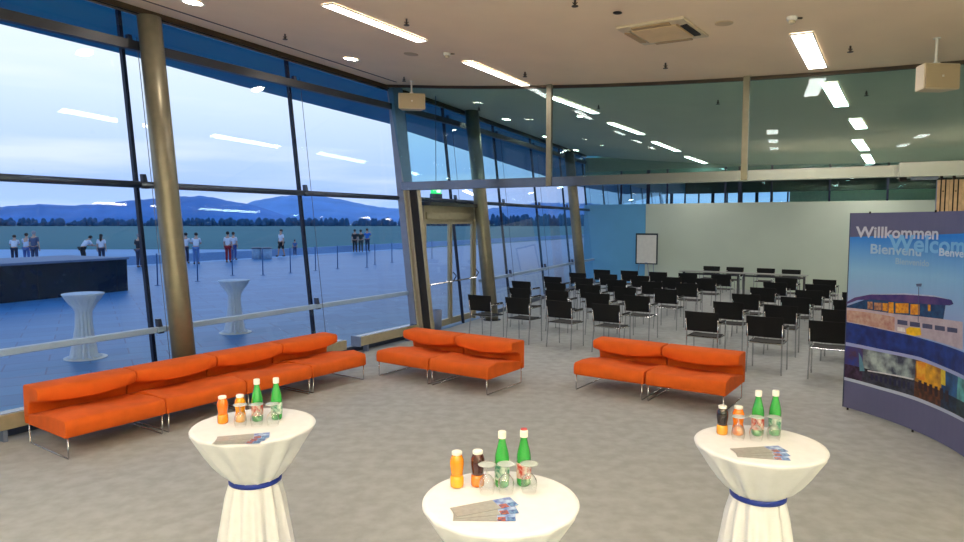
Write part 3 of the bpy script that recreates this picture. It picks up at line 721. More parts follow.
for i, q in enumerate(((240.5, 426.5), (256.8, 426), (273, 425.5))): goblet(tp(*q), 'clear upturned stemmed glass before the '+['yellow juice bottle', 'red labelled green bottle', 'rightmost green bottle'][i]+' on the left table')
juice(tp(722, 434), (34, 22, 20), (235, 160, 40), 'dark brown juice bottle leftmost on the right cocktail table')
juice(tp(737.8, 434.5), (242, 120, 12), (248, 140, 22), 'orange juice bottle beside the dark one on the right cocktail table')
green(tp(757.3, 435), M_redl, 'green water bottle, left of the two on the right cocktail table')
green(tp(774.4, 434.7), M_greenl, 'green water bottle, right of the two on the right cocktail table')
for i, q in enumerate(((738, 439.5), (756, 440), (773.5, 440))): goblet(tp(*q), 'clear upturned stemmed glass before the '+['orange juice bottle', 'left green bottle', 'right green bottle'][i]+' on the right table')
fan = ['lowest and frontmost', 'middle', 'topmost and rearmost']
for (tabn, piv, ang, L) in (('centre', tp(453.5, 516), (-.02, .20, .42), .25), ('left', tp(215, 441.5), (.04, .15, .28), .25), ('right', tp(736, 454), (-.22, -.02, .17), .25)):
    for i, a in enumerate(ang):
        leaflet(piv+V((0, .01*i, 0)), a, 'printed silver and blue leaflet, %s of the fan on the %s cocktail table' % (fan[i], tabn), L*(1+.05*i), .09, z=.0022*i)

# ================================================================== WELCOME DISPLAY
q0, q1, q2 = V((4.48, 8.04)), V((4.74, 7.10)), V((4.69, 6.27))
def circ(a, b, c):
    d = 2*(a.x*(b.y-c.y)+b.x*(c.y-a.y)+c.x*(a.y-b.y))
    ux = ((a.x**2+a.y**2)*(b.y-c.y)+(b.x**2+b.y**2)*(c.y-a.y)+(c.x**2+c.y**2)*(a.y-b.y))/d
    uy = ((a.x**2+a.y**2)*(c.x-b.x)+(b.x**2+b.y**2)*(a.x-c.x)+(c.x**2+c.y**2)*(b.x-a.x))/d
    return V((ux, uy)), (a-V((ux, uy))).length
cc_, CR = circ(q0, q1, q2); a0 = math.atan2(q0.y-cc_.y, q0.x-cc_.x); a2 = math.atan2(q2.y-cc_.y, q2.x-cc_.x)
print('BANNER', cc_, CR, math.degrees(a0), math.degrees(a2))
WB = abs(a0-a2)*CR*1.55; ZB0, ZB1 = .03, 2.42
def bs(s, z, off=0.0):      # s metres from the left edge, off = towards viewer
    a = a0-s/CR; r = CR-off; return V((cc_.x+r*math.cos(a), cc_.y+r*math.sin(a), z))
def buv(px, py):
    r = ray(px, py); dx, dy = r.x, r.y; A = dx*dx+dy*dy; B = -2*(dx*cc_.x+dy*cc_.y); Cc = cc_.x**2+cc_.y**2-CR*CR
    D_ = max(0, B*B-4*A*Cc); best = None
    t = (-B+math.sqrt(D_))/(2*A); p = V((0, 0, H))+r*t
    return (a0-math.atan2(p.y-cc_.y, p.x-cc_.x))*CR, p.z
bt = thing('welcome_display', 'curved blue pop up display wall printed Willkommen and Welcome with airport photo', 'display wall', bs(0, 0))
BL = V(bs(0, 0))
def bstrip(name, zf0, zf1, m, off, s0=0, s1=None, n=30, parent=bt, th=.002):
    s1 = WB if s1 is None else s1; b = MB(); R = []
    for i in range(n+1):
        s = s0+(s1-s0)*i/n; z0 = zf0(s) if callable(zf0) else zf0; z1 = zf1(s) if callable(zf1) else zf1
        R.append([bs(s, z0, off)-BL, bs(s, z1, off)-BL, bs(s, z1, off-th)-BL, bs(s, z0, off-th)-BL])
    return b.quadmesh(R).build(name, m, parent, smooth=False)
def edgef(pts):
    uv = sorted(buv(*p) for p in pts)
    def g(s):
        if s <= uv[0][0]: a, b_ = uv[0], uv[1]
        elif s >= uv[-1][0]: a, b_ = uv[-2], uv[-1]
        else:
            for a, b_ in zip(uv, uv[1:]):
                if a[0] <= s <= b_[0]: break
        k = (s-a[0])/(b_[0]-a[0]) if b_[0] != a[0] else 0
        k = min(k, 2.2); return a[1]+(b_[1]-a[1])*k
    return g
M_slate = mat('print_slate', (96, 98, 134), .45, noise=.04, scale=2)
bstrip('print_panel', ZB0, ZB1, M_slate, 0, th=.03)
bstrip('left_edge', ZB0, ZB1, M_tube, .004, s0=-.012, s1=.0, n=1, th=.05)
# printed sky (a printed gradient)
ms = bpy.data.materials.new('print_sky'); ms.use_nodes = True; nt = ms.node_tree; bb = nt.nodes['Principled BSDF']; bb.inputs['Roughness'].default_value = .4
tc = nt.nodes.new('ShaderNodeTexCoord'); sx = nt.nodes.new('ShaderNodeSeparateXYZ'); rp = nt.nodes.new('ShaderNodeValToRGB'); mr = nt.nodes.new('ShaderNodeMapRange')
mr.inputs[1].default_value = 1.35; mr.inputs[2].default_value = 2.2
nt.links.new(tc.outputs['Object'], sx.inputs[0]); nt.links.new(sx.outputs['Z'], mr.inputs[0]); nt.links.new(mr.outputs[0], rp.inputs[0]); nt.links.new(rp.outputs[0], bb.inputs['Base Color'])
rp.color_ramp.elements[0].color = lin((140, 166, 212)); rp.color_ramp.elements[0].position = 0; rp.color_ramp.elements[1].color = lin((30, 128, 222)); rp.color_ramp.elements[1].position = .95
e_ = rp.color_ramp.elements.new(.45); e_.color = lin((132, 184, 226))
f_sky = edgef([(849, 237), (880, 236), (920, 235), (963, 233.5)])
f_apt = edgef([(846, 320), (880, 329), (920, 338), (963, 352)])
f_sw1 = edgef([(846, 342), (880, 349), (920, 357), (945, 367), (963, 375)])
f_sw1b = edgef([(846, 345.5), (880, 352), (920, 360.5), (945, 370.5), (963, 379)])
f_ph0 = edgef([(845, 377), (880, 386.5), (915, 396.5), (945, 409), (963, 418)])
f_ph0b = edgef([(845, 380), (880, 389.5), (915, 400), (945, 412.5), (963, 421.5)])
bstrip('printed_sky', lambda s: f_apt(s)-.05, f_sky, ms, .002)
bstrip('printed_apron', f_sw1, f_apt, mat('print_apron', (18, 58, 140), .4, col2=(12, 34, 96), scale=9), .003)
bstrip('white_swoosh', f_sw1b, f_sw1, mat('print_lilac', (150, 160, 205), .4), .004)
bstrip('lower_swoosh', f_ph0b, f_ph0, mat('print_lilac2', (175, 185, 205), .4), .004)
# the row of small photographs
segs = [(844, 862, (20, 60, 150), (70, 50, 80)), (862, 915, (166, 182, 180), (60, 66, 84)), (915, 942, (230, 170, 30), (110, 60, 30)), (942, 958, (30, 90, 150), (20, 50, 80)), (958, 1000, (100, 180, 180), (30, 60, 70))]
for i, (x0, x1, c1, c2) in enumerate(segs):
    s0, s1 = buv(x0, 380)[0], (buv(x1, 380)[0] if x1 < 965 else WB)
    bstrip('printed_photo', f_ph0, f_sw1b, mat('print_photo_%d' % i, c1, .4, col2=c2, scale=7), .003, s0=max(0, s0), s1=s1, n=8)
    mid = lambda s: f_ph0(s)+(f_sw1b(s)-f_ph0(s))*.42
    bstrip('photo_floor', f_ph0, mid, mat('print_floor_%d' % i, c2, .4, col2=tuple(int(v*.45) for v in c2), scale=16), .004, s0=max(0, s0), s1=s1, n=8)
def bpoly(name, pts, m, off):
    uv = [buv(*p) for p in pts]; b = MB(); 
    ss_ = sorted(set([u for u, _ in uv]+[min(u for u, _ in uv)+k*.04 for k in range(int((max(u for u, _ in uv)-min(u for u, _ in uv))/.04))]))
    R = []
    for s in ss_:
        zs = []
        for (u0, z0), (u1, z1) in zip(uv, uv[1:]+uv[:1]):
            if (u0-s)*(u1-s) <= 1e-12 and abs(u1-u0) > 1e-7: k = (s-u0)/(u1-u0); zs.append(z0+(z1-z0)*k)
        if len(zs) >= 2: R.append([bs(s, min(zs), off)-BL, bs(s, max(zs)+1e-4, off)-BL, bs(s, max(zs)+1e-4, off-.001)-BL, bs(s, min(zs), off-.001)-BL])
    if len(R) > 1: return b.quadmesh(R).build(name, m, bt)
c = lambda n_, col, col2=None, sc=20: mat('print_'+n_, col, .4, col2=col2, noise=.1, scale=sc)
bpoly('printed_hall', [(847, 306), (870, 298), (946, 304), (943.5, 320), (847, 310)], c('teal', (22, 74, 118), (14, 46, 90)), .004)
bpoly('printed_roof', [(847, 302), (855, 297.5), (872, 294.2), (905, 293.6), (935, 296), (952, 300), (954, 304), (950, 305.5), (935, 304.5), (905, 302.5), (875, 299.5), (858, 300), (847, 304)], c('roof', (96, 66, 120), (50, 40, 110), 6), .006)
bpoly('printed_roof_edge', [(865, 294.6), (905, 293.4), (935, 295.6), (949, 299.3), (935, 296.8), (905, 294.6)], c('roofline', (190, 190, 220)), .007)
for x0, x1, y0, y1 in ((868, 873, 301.5, 309), (874.5, 882, 302.5, 310), (883, 888, 303, 311), (889, 894, 302, 313), (896, 909, 303, 313), (911, 920, 304, 314.5), (928.5, 931, 304.5, 311)):
    bpoly('printed_window', [(x0, y0), (x1, y0+.3), (x1, y1+.3), (x0, y1)], c('amber', (238, 168, 20), (190, 110, 20), 30) if x0 > 880 else c('amber2', (190, 140, 100), (120, 80, 70), 30), .007)
bpoly('printed_terminal', [(847, 307.5), (866, 309.5), (896, 314), (963, 322), (963, 350), (925, 338), (890, 331), (847, 322)], c('pale', (188, 176, 186), (172, 158, 170), 14), .005)
bpoly('printed_shopfront', [(847, 310), (866, 312), (895, 317), (895, 331), (866, 325), (847, 321)], c('shop', (168, 120, 110), (190, 164, 146), 18), .006)
for k in range(5):
    x = 898+k*12.5; y = 319.5+k*1.9
    bpoly('printed_window', [(x, y), (x+10, y+1.4), (x+10, y+6), (x, y+4.6)], c('slit', (70, 76, 110)), .0075)
bpoly('printed_truck', [(906.5, 329), (910, 327), (921, 328), (922, 335), (915, 336), (907, 334)], c('yellow', (245, 195, 10)), .008)
bpoly('printed_van', [(898, 327), (905, 327.5), (906, 332), (898, 331)], c('white', (225, 222, 220)), .008)
bpoly('printed_mast', [(919.1, 287), (919.7, 287), (919.2, 322), (918.6, 322)], c('mast', (80, 92, 130)), .009)
bpoly('printed_mast_head', [(916.5, 284), (922.5, 283.5), (922, 286.5), (917.5, 286.5)], c('mast', (80, 92, 130)), .009)
for x0, x1, y0, y1 in ((860, 863, 352, 371), ): bpoly('printed_glass_wall', [(x0-1, y0), (x1-1, y0+6), (x1+2, y1), (x0, y1)], c('cyan', (90, 140, 160)), .006)
for k in range(9): x = 871+k*4.6; bpoly('printed_figure', [(x, 374+k*1.0), (x+2.4, 374.4+k*1.0), (x+2.4, 380+k*1.25), (x, 379.6+k*1.2)], c('fig', (26, 30, 70)), .006)
bpoly('printed_beam', [(868, 370), (914, 378.5), (914, 380), (868, 371.2)], c('beamp', (216, 216, 220)), .0065)
bpoly('printed_orange_wall', [(917, 361), (926, 363), (926, 381), (917, 378)], c('or1', (235, 185, 50), (225, 130, 20), 12), .0065)
bpoly('printed_pillar', [(941.5, 369), (946, 371), (946, 386), (941.5, 384)], c('or2', (225, 200, 60)), .0065)
for k in range(6): x = 919+k*5.4; bpoly('printed_figure', [(x, 380+k*2.0), (x+3, 380.6+k*2.0), (x+3, 389+k*2.6), (x, 388.6+k*2.6)], c('fig2', (44, 24, 34)), .0068)
def btext(body, pxl, pybase, pxr, pytop, col, off, nm, bold=.026):
    s0, z0 = buv(pxl, pybase); s1, _ = buv(pxr, pybase); _, z1 = buv(pxl, pytop)
    cu = bpy.data.curves.new(nm, 'FONT'); cu.body = body; cu.size = 1; cu.offset = bold; cu.resolution_u = 3
    ob = bpy.data.objects.new(nm, cu); C.objects.link(ob); dg = bpy.context.evaluated_depsgraph_get()
    me = bpy.data.meshes.new_from_object(ob.evaluated_get(dg)); bpy.data.objects.remove(ob)
    xs = [v.co.x for v in me.vertices]; ys = [v.co.y for v in me.vertices]; x0, x1 = min(xs), max(xs); 
    capy = max(ys)
    for v in me.vertices:
        s = s0+(v.co.x-x0)/(x1-x0)*(s1-s0); z = z0+v.co.y/capy*(z1-z0); v.co = bs(s, z, off)-BL
    o = bpy.data.objects.new(nm, me); C.objects.link(o); me.materials.append(mat('ink_%s' % nm, col, .4)); o.parent = bt; return o
btext('Willkommen', 856, 237, 939, 226.5, (200, 204, 222), .008, 'word_willkommen')
btext('Welcome', 888.5, 250, 975, 234.5, (120, 184, 236), .0095, 'word_welcome')
btext('Bienvenu', 871, 253.2, 922, 243.8, (160, 194, 226), .009, 'word_bienvenu')
btext('Benvenuti', 940, 255.5, 979, 248, (190, 210, 236), .011, 'word_benvenuti')
btext('Bienvenido', 896, 263.8, 930, 257.8, (150, 184, 218), .009, 'word_bienvenido')
for i, s in enumerate((.25, 1.15)): 
    MB().tube([bs(s, ZB1-.01, .004)-BL, bs(s, ZB1+.015, .004)-BL], .01, 6).build('clip', M_dark, bt)
for s in (.05, .95, 1.9): MB().tube([bs(s, .0, -.012)-BL, bs(s, .031, -.012)-BL], .012, 6).build('foot', M_dark, bt)

# ================================================================== OUTSIDE
M_ter = mat('terrace_tiles', (98, 124, 160), .45, noise=.08, scale=.6)
nt = M_ter.node_tree; bk = nt.nodes.new('ShaderNodeTexBrick'); bk.inputs['Scale'].default_value = 1; bk.inputs['Brick Width'].default_value = 1.2; bk.inputs['Row Height'].default_value = .6; bk.inputs['Mortar Size'].default_value = .012
bk.inputs['Color1'].default_value = lin((46, 114, 166)); bk.inputs['Color2'].default_value = lin((60, 128, 178)); bk.inputs['Mortar'].default_value = lin((40, 84, 136))
tc = nt.nodes.new('ShaderNodeTexCoord'); mp = nt.nodes.new('ShaderNodeMapping'); mp.inputs['Rotation'].default_value = (0, 0, math.radians(-31)); nt.links.new(tc.outputs['Object'], mp.inputs[0]); nt.links.new(mp.outputs[0], bk.inputs[0]); nt.links.new(bk.outputs[0], nt.nodes['Principled BSDF'].inputs['Base Color'])
E0, E1 = at(140, 266, 0), at(400, 249.5, 0); ed = (E1-E0).normalized(); en = V((-ed.y, ed.x, 0))
if en.y < 0: en = -en
EA = E0-ed*60; EB = E1+ed*90
b = MB(); b.hexa([EA+V((0, 0, -.3)), (40, -40, -.3), (90, 60, -.3), EB+V((0, 0, -.3))], [EA+V((0, 0, -.02)), (40, -40, -.02), (90, 60, -.02), EB+V((0, 0, -.02))])
struct(b.build('terrace', M_ter), 'blue grey paved terrace outside', 'terrace')
b = MB(); b.hexa([(-700, -50, -.4), (900, -50, -.4), (900, 900, -.4), (-700, 900, -.4)], [(-700, -50, -.32), (900, -50, -.32), (900, 900, -.32), (-700, 900, -.32)])
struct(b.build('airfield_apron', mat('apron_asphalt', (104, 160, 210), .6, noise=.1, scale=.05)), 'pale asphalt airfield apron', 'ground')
gp = [at(-400, 245.5, -.3), at(1300, 245.5, -.3)]
b = MB(); b.hexa([(-700, 66, -.32), (900, 66, -.32), (900, 890, -.32), (-700, 890, -.32)], [(-700, 66, -.28), (900, 66, -.28), (900, 890, -.28), (-700, 890, -.28)])
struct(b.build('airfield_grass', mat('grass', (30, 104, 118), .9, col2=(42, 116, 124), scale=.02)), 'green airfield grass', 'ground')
# low wall along the terrace edge
MB().bar(EA+en*1.5+V((0, 0, .22)), EB+en*1.5+V((0, 0, .22)), .3, .5).build('edge_wall', mat('edge_concrete', (120, 160, 205), .7, noise=.05)).name = 'terrace_edge_wall'
struct(bpy.data.objects['terrace_edge_wall'], 'low pale wall along the terrace edge', 'wall')
# dark clad block
K0, K1 = at(0, 303, 0), at(128, 290, 0); kd = (K1-K0).normalized(); kn = V((-kd.y, kd.x, 0))
t = thing('terrace_block', 'long dark clad rectangular block on the terrace with flat pale top', 'planter block', K1-kd*12+V((0, 0, -.02)), AZ(kd))
MB().box(0, 12, 0, 3.2, 0, 1.08).build('cladding', mat('dark_cladding', (6, 18, 36), .25, col2=(12, 28, 52), scale=3), t)
MB().box(-.05, 12.05, -.05, 3.25, 1.08, 1.15).build('top_slab', mat('slab_grey', (90, 112, 146), .6, noise=.05), t)
for k in range(9): MB().box(1.2+k*1.3, 1.215+k*1.3, -.004, .004, 0, 1.08).build('joint', M_dark, t)
# barrier posts
posts = [(157.7, 285.5), (197.7, 281.5), (232.5, 275.5), (263, 275.2), (290.5, 273), (315.6, 270.7), (337.7, 268.8), (367, 267.5), (375, 264.5), (392, 262.5), (432, 258.5), (452, 257)]
pp = None
for i, (px, py) in enumerate(posts):
    p = at(px, py, -.02)
    if pp is None:
        pp = thing('barrier_post', 'x', 'post', p, 0, 'slim barrier posts on the terrace')
        MB().lathe([(.025, .01), (.025, 1.15), (.03, 1.16), (.03, 1.19), (.01, 1.2)], 10).build('pole', mat('post_steel', (80, 120, 165), .4, .3), pp, smooth=True)
        MB().lathe([(.11, 0), (.11, .015), (.03, .03)], 14).build('foot', MATS['post_steel'], pp); o = pp
    else: o = dup(pp, p, 0)
    o['label'] = 'slim barrier post on the terrace, %s' % ['just right of the first window mullion', 'directly right of the thick column', 'behind the outside cocktail table right of the column', 'in front of the two bins', 'left of the second window mullion', 'right of the second window mullion', 'in the middle of the second wide window bay', 'under the person in the bright blue shirt', 'right of the person in the bright blue shirt', 'nearest the grey leaning post', 'left one seen through the door', 'right one seen through the door'][i]
# bins
for i, (px, py) in enumerate(((256.8, 259), (267, 259))):
    t = thing('litter_bin', ['pale litter bin at the terrace edge, left of the pair', 'pale litter bin at the terrace edge, right of the pair'][i], 'bin', at(px, py, -.02), 0, 'litter bins at the terrace edge')
    MB().lathe([(.28, 0), (.3, .03), (.3, .68)], 16).build('body', mat('bin_blue', (130, 165, 200), .5, noise=.1), t, smooth=True)
    MB().lathe([(.32, .66), (.32, .72), (.22, .76)], 16).build('lid', M_tube, t)

# people ---------------------------------------------------------------
def skin_mesh(verts, edges, radii, root=0, sub=1):
    me = bpy.data.meshes.new('t'); me.from_pydata([tuple(v) for v in verts], edges, []); ob = bpy.data.objects.new('t', me); C.objects.link(ob)
    ob.modifiers.new('s', 'SKIN'); 
    for i, r in enumerate(radii):
        sv = me.skin_vertices[0].data[i]; rr = r if isinstance(r, tuple) else (r, r); sv.radius = rr; sv.use_root = (i == root)
    sb = ob.modifiers.new('u', 'SUBSURF'); sb.levels = sb.render_levels = sub
    dg = bpy.context.evaluated_depsgraph_get(); out = bpy.data.meshes.new_from_object(ob.evaluated_get(dg)); bpy.data.objects.remove(ob); return out
def put(me, name, m, parent):
    o = bpy.data.objects.new(name, me); C.objects.link(o); me.materials.clear(); me.materials.append(m); o.parent = parent
    for p in me.polygons: p.use_smooth = True
    return o
def person(p, rz, lab, shirt, trou, hair, h=1.75, lean=0.0, arms='down', shorts=False, longhair=False, stride=.0, gr='people standing at the terrace edge'):
    k = h/1.75; t = thing('person', lab, 'person', p, rz, gr); t.scale = (k, k, k)
    sk = mat('skin', (190, 150, 130), .6, noise=.04)
    def tl(y, z):   # torso bend about the hips at z=.95
        a = lean; dz = z-.95; return (y+math.sin(a)*dz, .95+math.cos(a)*dz)
    def T(x, y, z):
        yy, zz = tl(0, z); return V((x, yy+y, zz))
    hipb = -.10*math.sin(lean)
    base = V((0, hipb, .95))
    vs = [T(0, hipb, .97), T(0, hipb, 1.12), T(0, hipb, 1.30), T(0, hipb, 1.44), T(0, hipb, 1.53), T(0, hipb+.01, 1.60), T(0, hipb+.015, 1.69), T(0, hipb+.01, 1.755)]
    rd_ = [(.15, .11), (.135, .095), (.16, .11), (.10, .08), .052, .075, .088, .05]
    ed_ = [(i, i+1) for i in range(7)]; arm_i = {}
    for s in (-1, 1):
        n0 = len(vs); sh = T(s*.17, hipb, 1.42)
        if arms == 'down': el = sh+V((s*.05, -.02, -.28)); wr = el+V((s*.01, .05, -.25)); hd_ = wr+V((0, .02, -.09))
        elif arms == 'rail': el = sh+V((s*.06, .14, -.24)); wr = el+V((-s*.04, .24, -.04)); hd_ = wr+V((-s*.02, .09, -.01))
        else: el = sh+V((s*.10, .05, -.24)); wr = sh+V((s*.02, .12, -.02+.04)); hd_ = wr+V((-s*.04, .03, .07))
        vs += [sh, el, wr, hd_]; rd_ += [.06, .043, .03, (.038, .022)]; ed_ += [(3, n0), (n0, n0+1), (n0+1, n0+2), (n0+2, n0+3)]; arm_i[s] = (sh, el, wr, hd_)
    legs = {}
    for s in (-1, 1):
        n0 = len(vs); hp = V((s*.09, hipb, .90)); kn = V((s*.10, hipb*.4+.03+s*stride*.5, .50)); an = V((s*.10, s*stride, .09)); to = V((s*.12, .13+s*stride, .035))
        vs += [hp, kn, an, to]; rd_ += [.088, .062, .042, (.045, .03)]; ed_ += [(0, n0), (n0, n0+1), (n0+1, n0+2), (n0+2, n0+3)]; legs[s] = (hp, kn, an, to)
    me = skin_mesh(vs, ed_, rd_, 0, 1)
    bm = bmesh.new(); bm.from_mesh(me); mb = MB(); mb.bm.free(); mb.bm = bm
    for s in (-1, 1):
        sh, el, wr, hd_ = arm_i[s]; d = (hd_-wr).normalized(); sdv = d.cross(V((0, 0, 1)) if abs(d.z) < .8 else V((0, 1, 0))).normalized()
        for j, (o_, L) in enumerate(((-.026, .055), (-.009, .068), (.009, .064), (.026, .05))):
            a = hd_+sdv*o_; mb.tube([a, a+d*L*.5, a+d*L*.85+V((0, .012, -.012))], [.009, .008, .006], 5)
        a = wr+d*.02+sdv*-.03; mb.tube([a, a+d*.03-sdv*.025, a+d*.06-sdv*.03], [.010, .009, .007], 5)
    hc = T(0, hipb+.095, 1.66); mb.blob((hc.x, hc.y+.005, hc.z-.01), .012, .02, .02, 6, 4)   # nose
    for s in (-1, 1): e = T(s*.088, hipb+.01, 1.665); mb.blob((e.x, e.y, e.z), .012, .018, .028, 6, 4)
    bm.to_mesh(me); bm.free()
    body = put(me, 'body', sk, t)
    # shirt
    v2 = [vs[0]+V((0, 0, -.03)), vs[1], vs[2], vs[3]+V((0, 0, -.01))]; r2 = [(.172, .135), (.155, .12), (.178, .13), (.112, .095)]; e2 = [(0, 1), (1, 2), (2, 3)]
    for s in (-1, 1):
        sh, el, wr, hd_ = arm_i[s]; n0 = len(v2); v2 += [sh, sh.lerp(el, .8)]; r2 += [.078, .066]; e2 += [(3, n0), (n0, n0+1)]
    put(skin_mesh(v2, e2, r2, 0, 1), 'shirt', mat('shirt_%d_%d_%d' % shirt, shirt, .8, noise=.06), t)
    v3 = [V((0, hipb, .97))]; r3 = [(.168, .128)]; e3 = []
    for s in (-1, 1):
        hp, kn, an, to = legs[s]; n0 = len(v3)
        if shorts: v3 += [hp, hp.lerp(kn, 1.05)]; r3 += [.108, .092]; e3 += [(0, n0), (n0, n0+1)]
        else: v3 += [hp, kn, an+V((0, 0, .0))]; r3 += [.104, .08, .064]; e3 += [(0, n0), (n0, n0+1), (n0+1, n0+2)]
        b = MB(); b.blob((to.x, to.y-.045, .045), .05, .13, .045, 10, 6); b.build('shoe', M_dark, t, smooth=True)
    put(skin_mesh(v3, e3, r3, 0, 1), 'shorts' if shorts else 'trousers', mat('trou_%d_%d_%d' % trou, trou, .8, noise=.06), t)
    hcen = T(0, hipb-.008, 1.70); b = MB(); b.blob((hcen.x, hcen.y-.012, hcen.z+.005), .098, .108, .10, 12, 8, .03)
    if longhair: b.tube([hcen+V((0, -.07, .02)), T(0, hipb-.11, 1.55), T(0, hipb-.14, 1.36)], [.07, .075, .04], 8)
    b.build('hair', mat('hair_%d' % hair[0], hair, .7, noise=.15), t, smooth=True)
    return t
brown, blackh, grey = (48, 34, 28), (22, 18, 18), (150, 150, 155)
Wh = (215, 222, 235); Nv = (30, 40, 70); Rd = (150, 20, 40); Bl = (70, 100, 160); Bk = (24, 26, 34)
Zt = -.02
def pa(px, py): return at(px, py, Zt)
person(pa(15, 264), .5, 'person in white shirt leaning at the far left of the terrace edge, dark bag behind', Wh, Nv, brown, 1.68, .45, 'rail')
person(pa(27, 264), .2, 'person in pale top beside the tall one in grey at the far left', (190, 205, 225), Bl, brown, 1.72, .15, 'rail')
person(pa(35, 265), .1, 'tall person in a grey blue jacket at the far left, facing the airfield', (70, 88, 120), (60, 70, 100), grey, 1.85, .05, 'down')
person(pa(84, 264), -.5, 'person in white shirt and dark trousers bending over the terrace wall', Wh, Bk, blackh, 1.76, .75, 'rail')
person(pa(102, 264), .3, 'person with long dark ponytail and white t-shirt behind the dark block', Wh, Nv, blackh, 1.66, .05, 'down', longhair=True)
person(pa(139.5, 267.5), -.2, 'person in black jacket with pale hair by the first mullion', (26, 30, 44), (50, 60, 90), grey, 1.74, .05, 'up')
person(pa(186, 263.5), .1, 'person in white top and dark trousers right beside the thick column', Wh, Nv, blackh, 1.74, .2, 'rail')
person(pa(196.5, 264), .3, 'person in white top and light blue jeans leaning right of the thick column', (205, 215, 232), (90, 130, 190), brown, 1.78, .35, 'rail')
person(pa(228.5, 262.5), 0, 'person in white shirt and dark red trousers beyond the outside table', Wh, Rd, blackh, 1.78, 0, 'down')
person(pa(234, 260), -.1, 'person in white shirt and blue jeans beside the one in red trousers', (205, 212, 228), (50, 80, 150), brown, 1.72, 0, 'down')
person(pa(281.5, 256.5), PI*.8, 'person in white t-shirt and dark shorts walking left of the second mullion', Wh, Bk, brown, 1.84, 0, 'down', shorts=True, stride=.18)
person(pa(295, 255.5), .2, 'small child in blue clothes standing next to the second mullion', (60, 100, 160), (40, 60, 110), brown, 1.12, 0, 'down')
person(pa(355, 252.3), 0, 'person in black clothes, left of the three standing together', (22, 30, 40), Bk, blackh, 1.78, 0, 'down')
person(pa(361, 252), .2, 'person in dark olive clothes, middle of the three standing together', (34, 52, 50), (60, 70, 70), blackh, 1.75, 0, 'down')
person(pa(367.5, 251.5), -.2, 'person in bright blue shirt and dark trousers, right of the three standing together', (20, 110, 200), (30, 50, 80), brown, 1.84, 0, 'up')
# trees and hills
b = MB(); rnd = random.Random(3)
for i in range(1100):
    x = -620+i*1.11+rnd.uniform(-2, 2); y = 560+rnd.uniform(-20, 60); hgt = rnd.uniform(2.6, 7.5)*(1.35 if (-60 < x < 90) else .9); b.blob((x, y, hgt*.45-.3), rnd.uniform(1.2, 3.2), rnd.uniform(1.5, 3), hgt*.7, 6, 5, .25)
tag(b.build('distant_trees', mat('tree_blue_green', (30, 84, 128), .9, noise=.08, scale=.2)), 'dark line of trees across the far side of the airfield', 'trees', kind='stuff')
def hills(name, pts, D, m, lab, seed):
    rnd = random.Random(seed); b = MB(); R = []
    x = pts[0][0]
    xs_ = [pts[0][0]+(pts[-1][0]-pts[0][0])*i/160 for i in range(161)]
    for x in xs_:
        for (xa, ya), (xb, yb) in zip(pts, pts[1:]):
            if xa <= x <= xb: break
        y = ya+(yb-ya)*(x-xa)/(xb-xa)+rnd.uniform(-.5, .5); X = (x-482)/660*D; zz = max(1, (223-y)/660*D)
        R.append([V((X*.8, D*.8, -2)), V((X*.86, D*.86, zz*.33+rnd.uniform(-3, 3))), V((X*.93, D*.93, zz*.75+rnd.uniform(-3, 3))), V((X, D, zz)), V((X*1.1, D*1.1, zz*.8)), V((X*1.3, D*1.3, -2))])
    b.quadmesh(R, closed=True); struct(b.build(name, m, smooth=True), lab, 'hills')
hills('near_hills', [(-420, 208), (-200, 204), (0, 206), (45, 203), (75, 204.5), (108, 202.5), (127, 200), (182, 196), (206, 195), (230, 200), (253, 204), (275, 211), (294, 219), (310, 222)], 1500, mat('hill_haze_blue', (78, 134, 205), .95, noise=.1, scale=.01), 'blue forested ridge on the left horizon', 5)  # distance haze painted into the base colour as lighter blue
hills('far_hills', [(200, 221), (235, 208), (256, 200), (281, 196), (315, 194), (346, 200), (370, 205), (394, 208), (440, 212), (500, 207), (540, 202), (590, 203), (640, 206), (720, 210), (900, 214)], 2300, mat('hill_haze_pale', (112, 162, 226), .95, noise=.08, scale=.01), 'paler distant mountain ridge beyond the airfield', 6)  # farther ridge: paler colour carries more painted haze

# ================================================================== LIGHT (added unseen uplighters behind the camera, brightening ceiling and cocktail tables)
def fill_uplight(p, e, size, lab):
    L = bpy.data.lights.new('fill_uplight', 'AREA'); L.shape = 'DISK'; L.size = size; L.energy = e; L.color = (1.0, .92, .80)
    o = bpy.data.objects.new('fill_uplight', L); C.objects.link(o); o.location = p; o.rotation_euler = (PI, 0, 0)
    t = thing('added_uplighter', lab, 'added fill lamp', (p[0], p[1], 0), 0, 'added fill uplighters behind the camera')  # lamp body invented around the added fill light
    MB().lathe([(.16, 0), (.16, .02), (.03, .03)], 20).build('base', M_steel, t)
    MB().lathe([(.014, .03), (.014, p[2]-.10)], 10).build('pole', M_steel, t)
    MB().lathe([(.02, p[2]-.10), (.14, p[2]-.06), (.20, p[2]+.02), (.195, p[2]+.02), (.13, p[2]-.05), (.01, p[2]-.085)], 24, caps=False).build('bowl_shade', M_white, t, smooth=True)
    o.parent = t; o.location = (0, 0, p[2]-.01)
fill_uplight((-1.5, -1.6, 1.9), 480, .28, 'added unseen steel uplighter behind the left cocktail table, brightens the ceiling'); fill_uplight((3.0, -2.2, 1.9), 300, .28, 'added unseen steel uplighter behind the right cocktail table, brightens the ceiling')
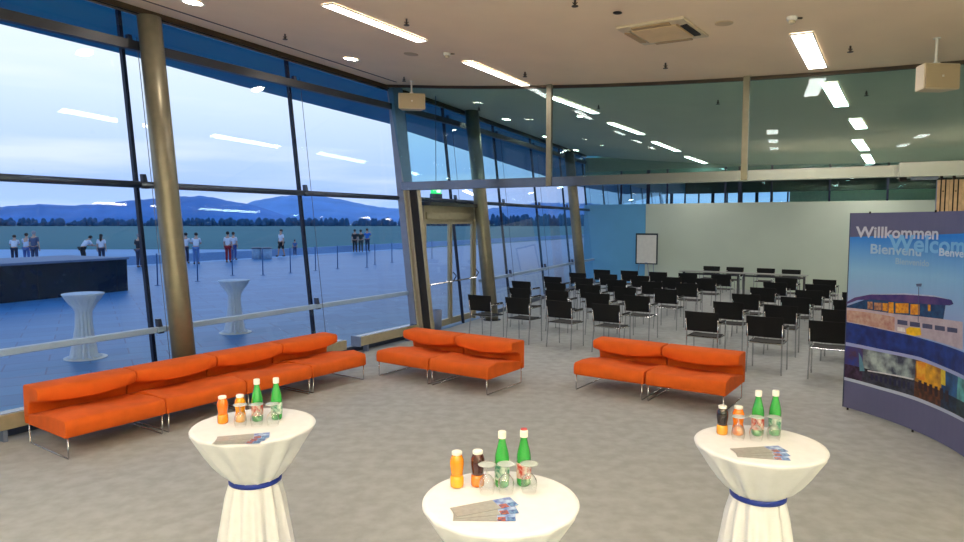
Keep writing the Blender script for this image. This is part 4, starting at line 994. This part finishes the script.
for o in bpy.data.objects:
    if 'label' in o and len(o['label'].split()) > 16: print('LONG', o.name, o['label'])
# ================================================================== SKY
w = bpy.data.worlds.new('world'); bpy.context.scene.world = w; w.use_nodes = True; nt = w.node_tree; bg = nt.nodes['Background']
tc = nt.nodes.new('ShaderNodeTexCoord'); sx = nt.nodes.new('ShaderNodeSeparateXYZ'); nt.links.new(tc.outputs['Generated'], sx.inputs[0])
rp = nt.nodes.new('ShaderNodeValToRGB'); cr = rp.color_ramp
nt.links.new(sx.outputs['Z'], rp.inputs[0])
cr.elements[0].position = 0; cr.elements[0].color = (.44, .62, 1.0, 1); cr.elements[1].position = 1; cr.elements[1].color = (.06, .25, .62, 1)
for pos, col in ((.05, (.42, .57, .96, 1)), (.10, (.54, .67, 1.0, 1)), (.17, (.72, .82, 1.0, 1)), (.27, (.93, .96, 1.0, 1)), (.34, (.92, .95, 1.0, 1)), (.5, (.25, .52, .95, 1))):
    e = cr.elements.new(pos); e.color = col
mp = nt.nodes.new('ShaderNodeMapping'); mp.inputs['Scale'].default_value = (1.6, 1.6, 16); nt.links.new(tc.outputs['Generated'], mp.inputs[0])
ns = nt.nodes.new('ShaderNodeTexNoise'); ns.inputs['Scale'].default_value = 1.6; ns.inputs['Detail'].default_value = 6; nt.links.new(mp.outputs[0], ns.inputs['Vector'])
mr = nt.nodes.new('ShaderNodeMapRange'); mr.inputs[1].default_value = .48; mr.inputs[2].default_value = .68; mr.inputs[4].default_value = .55; nt.links.new(ns.outputs['Fac'], mr.inputs[0])
mx = nt.nodes.new('ShaderNodeMix'); mx.data_type = 'RGBA'; mx.inputs[7].default_value = (.93, .94, 1.0, 1); nt.links.new(mr.outputs[0], mx.inputs[0]); nt.links.new(rp.outputs[0], mx.inputs[6]); nt.links.new(mx.outputs[2], bg.inputs[0])
bg.inputs[1].default_value = .92
vs_ = bpy.context.scene.view_settings; vs_.view_transform = 'Standard'; vs_.look = 'None'; vs_.exposure = .42; vs_.gamma = 1; vs_.use_curve_mapping = False
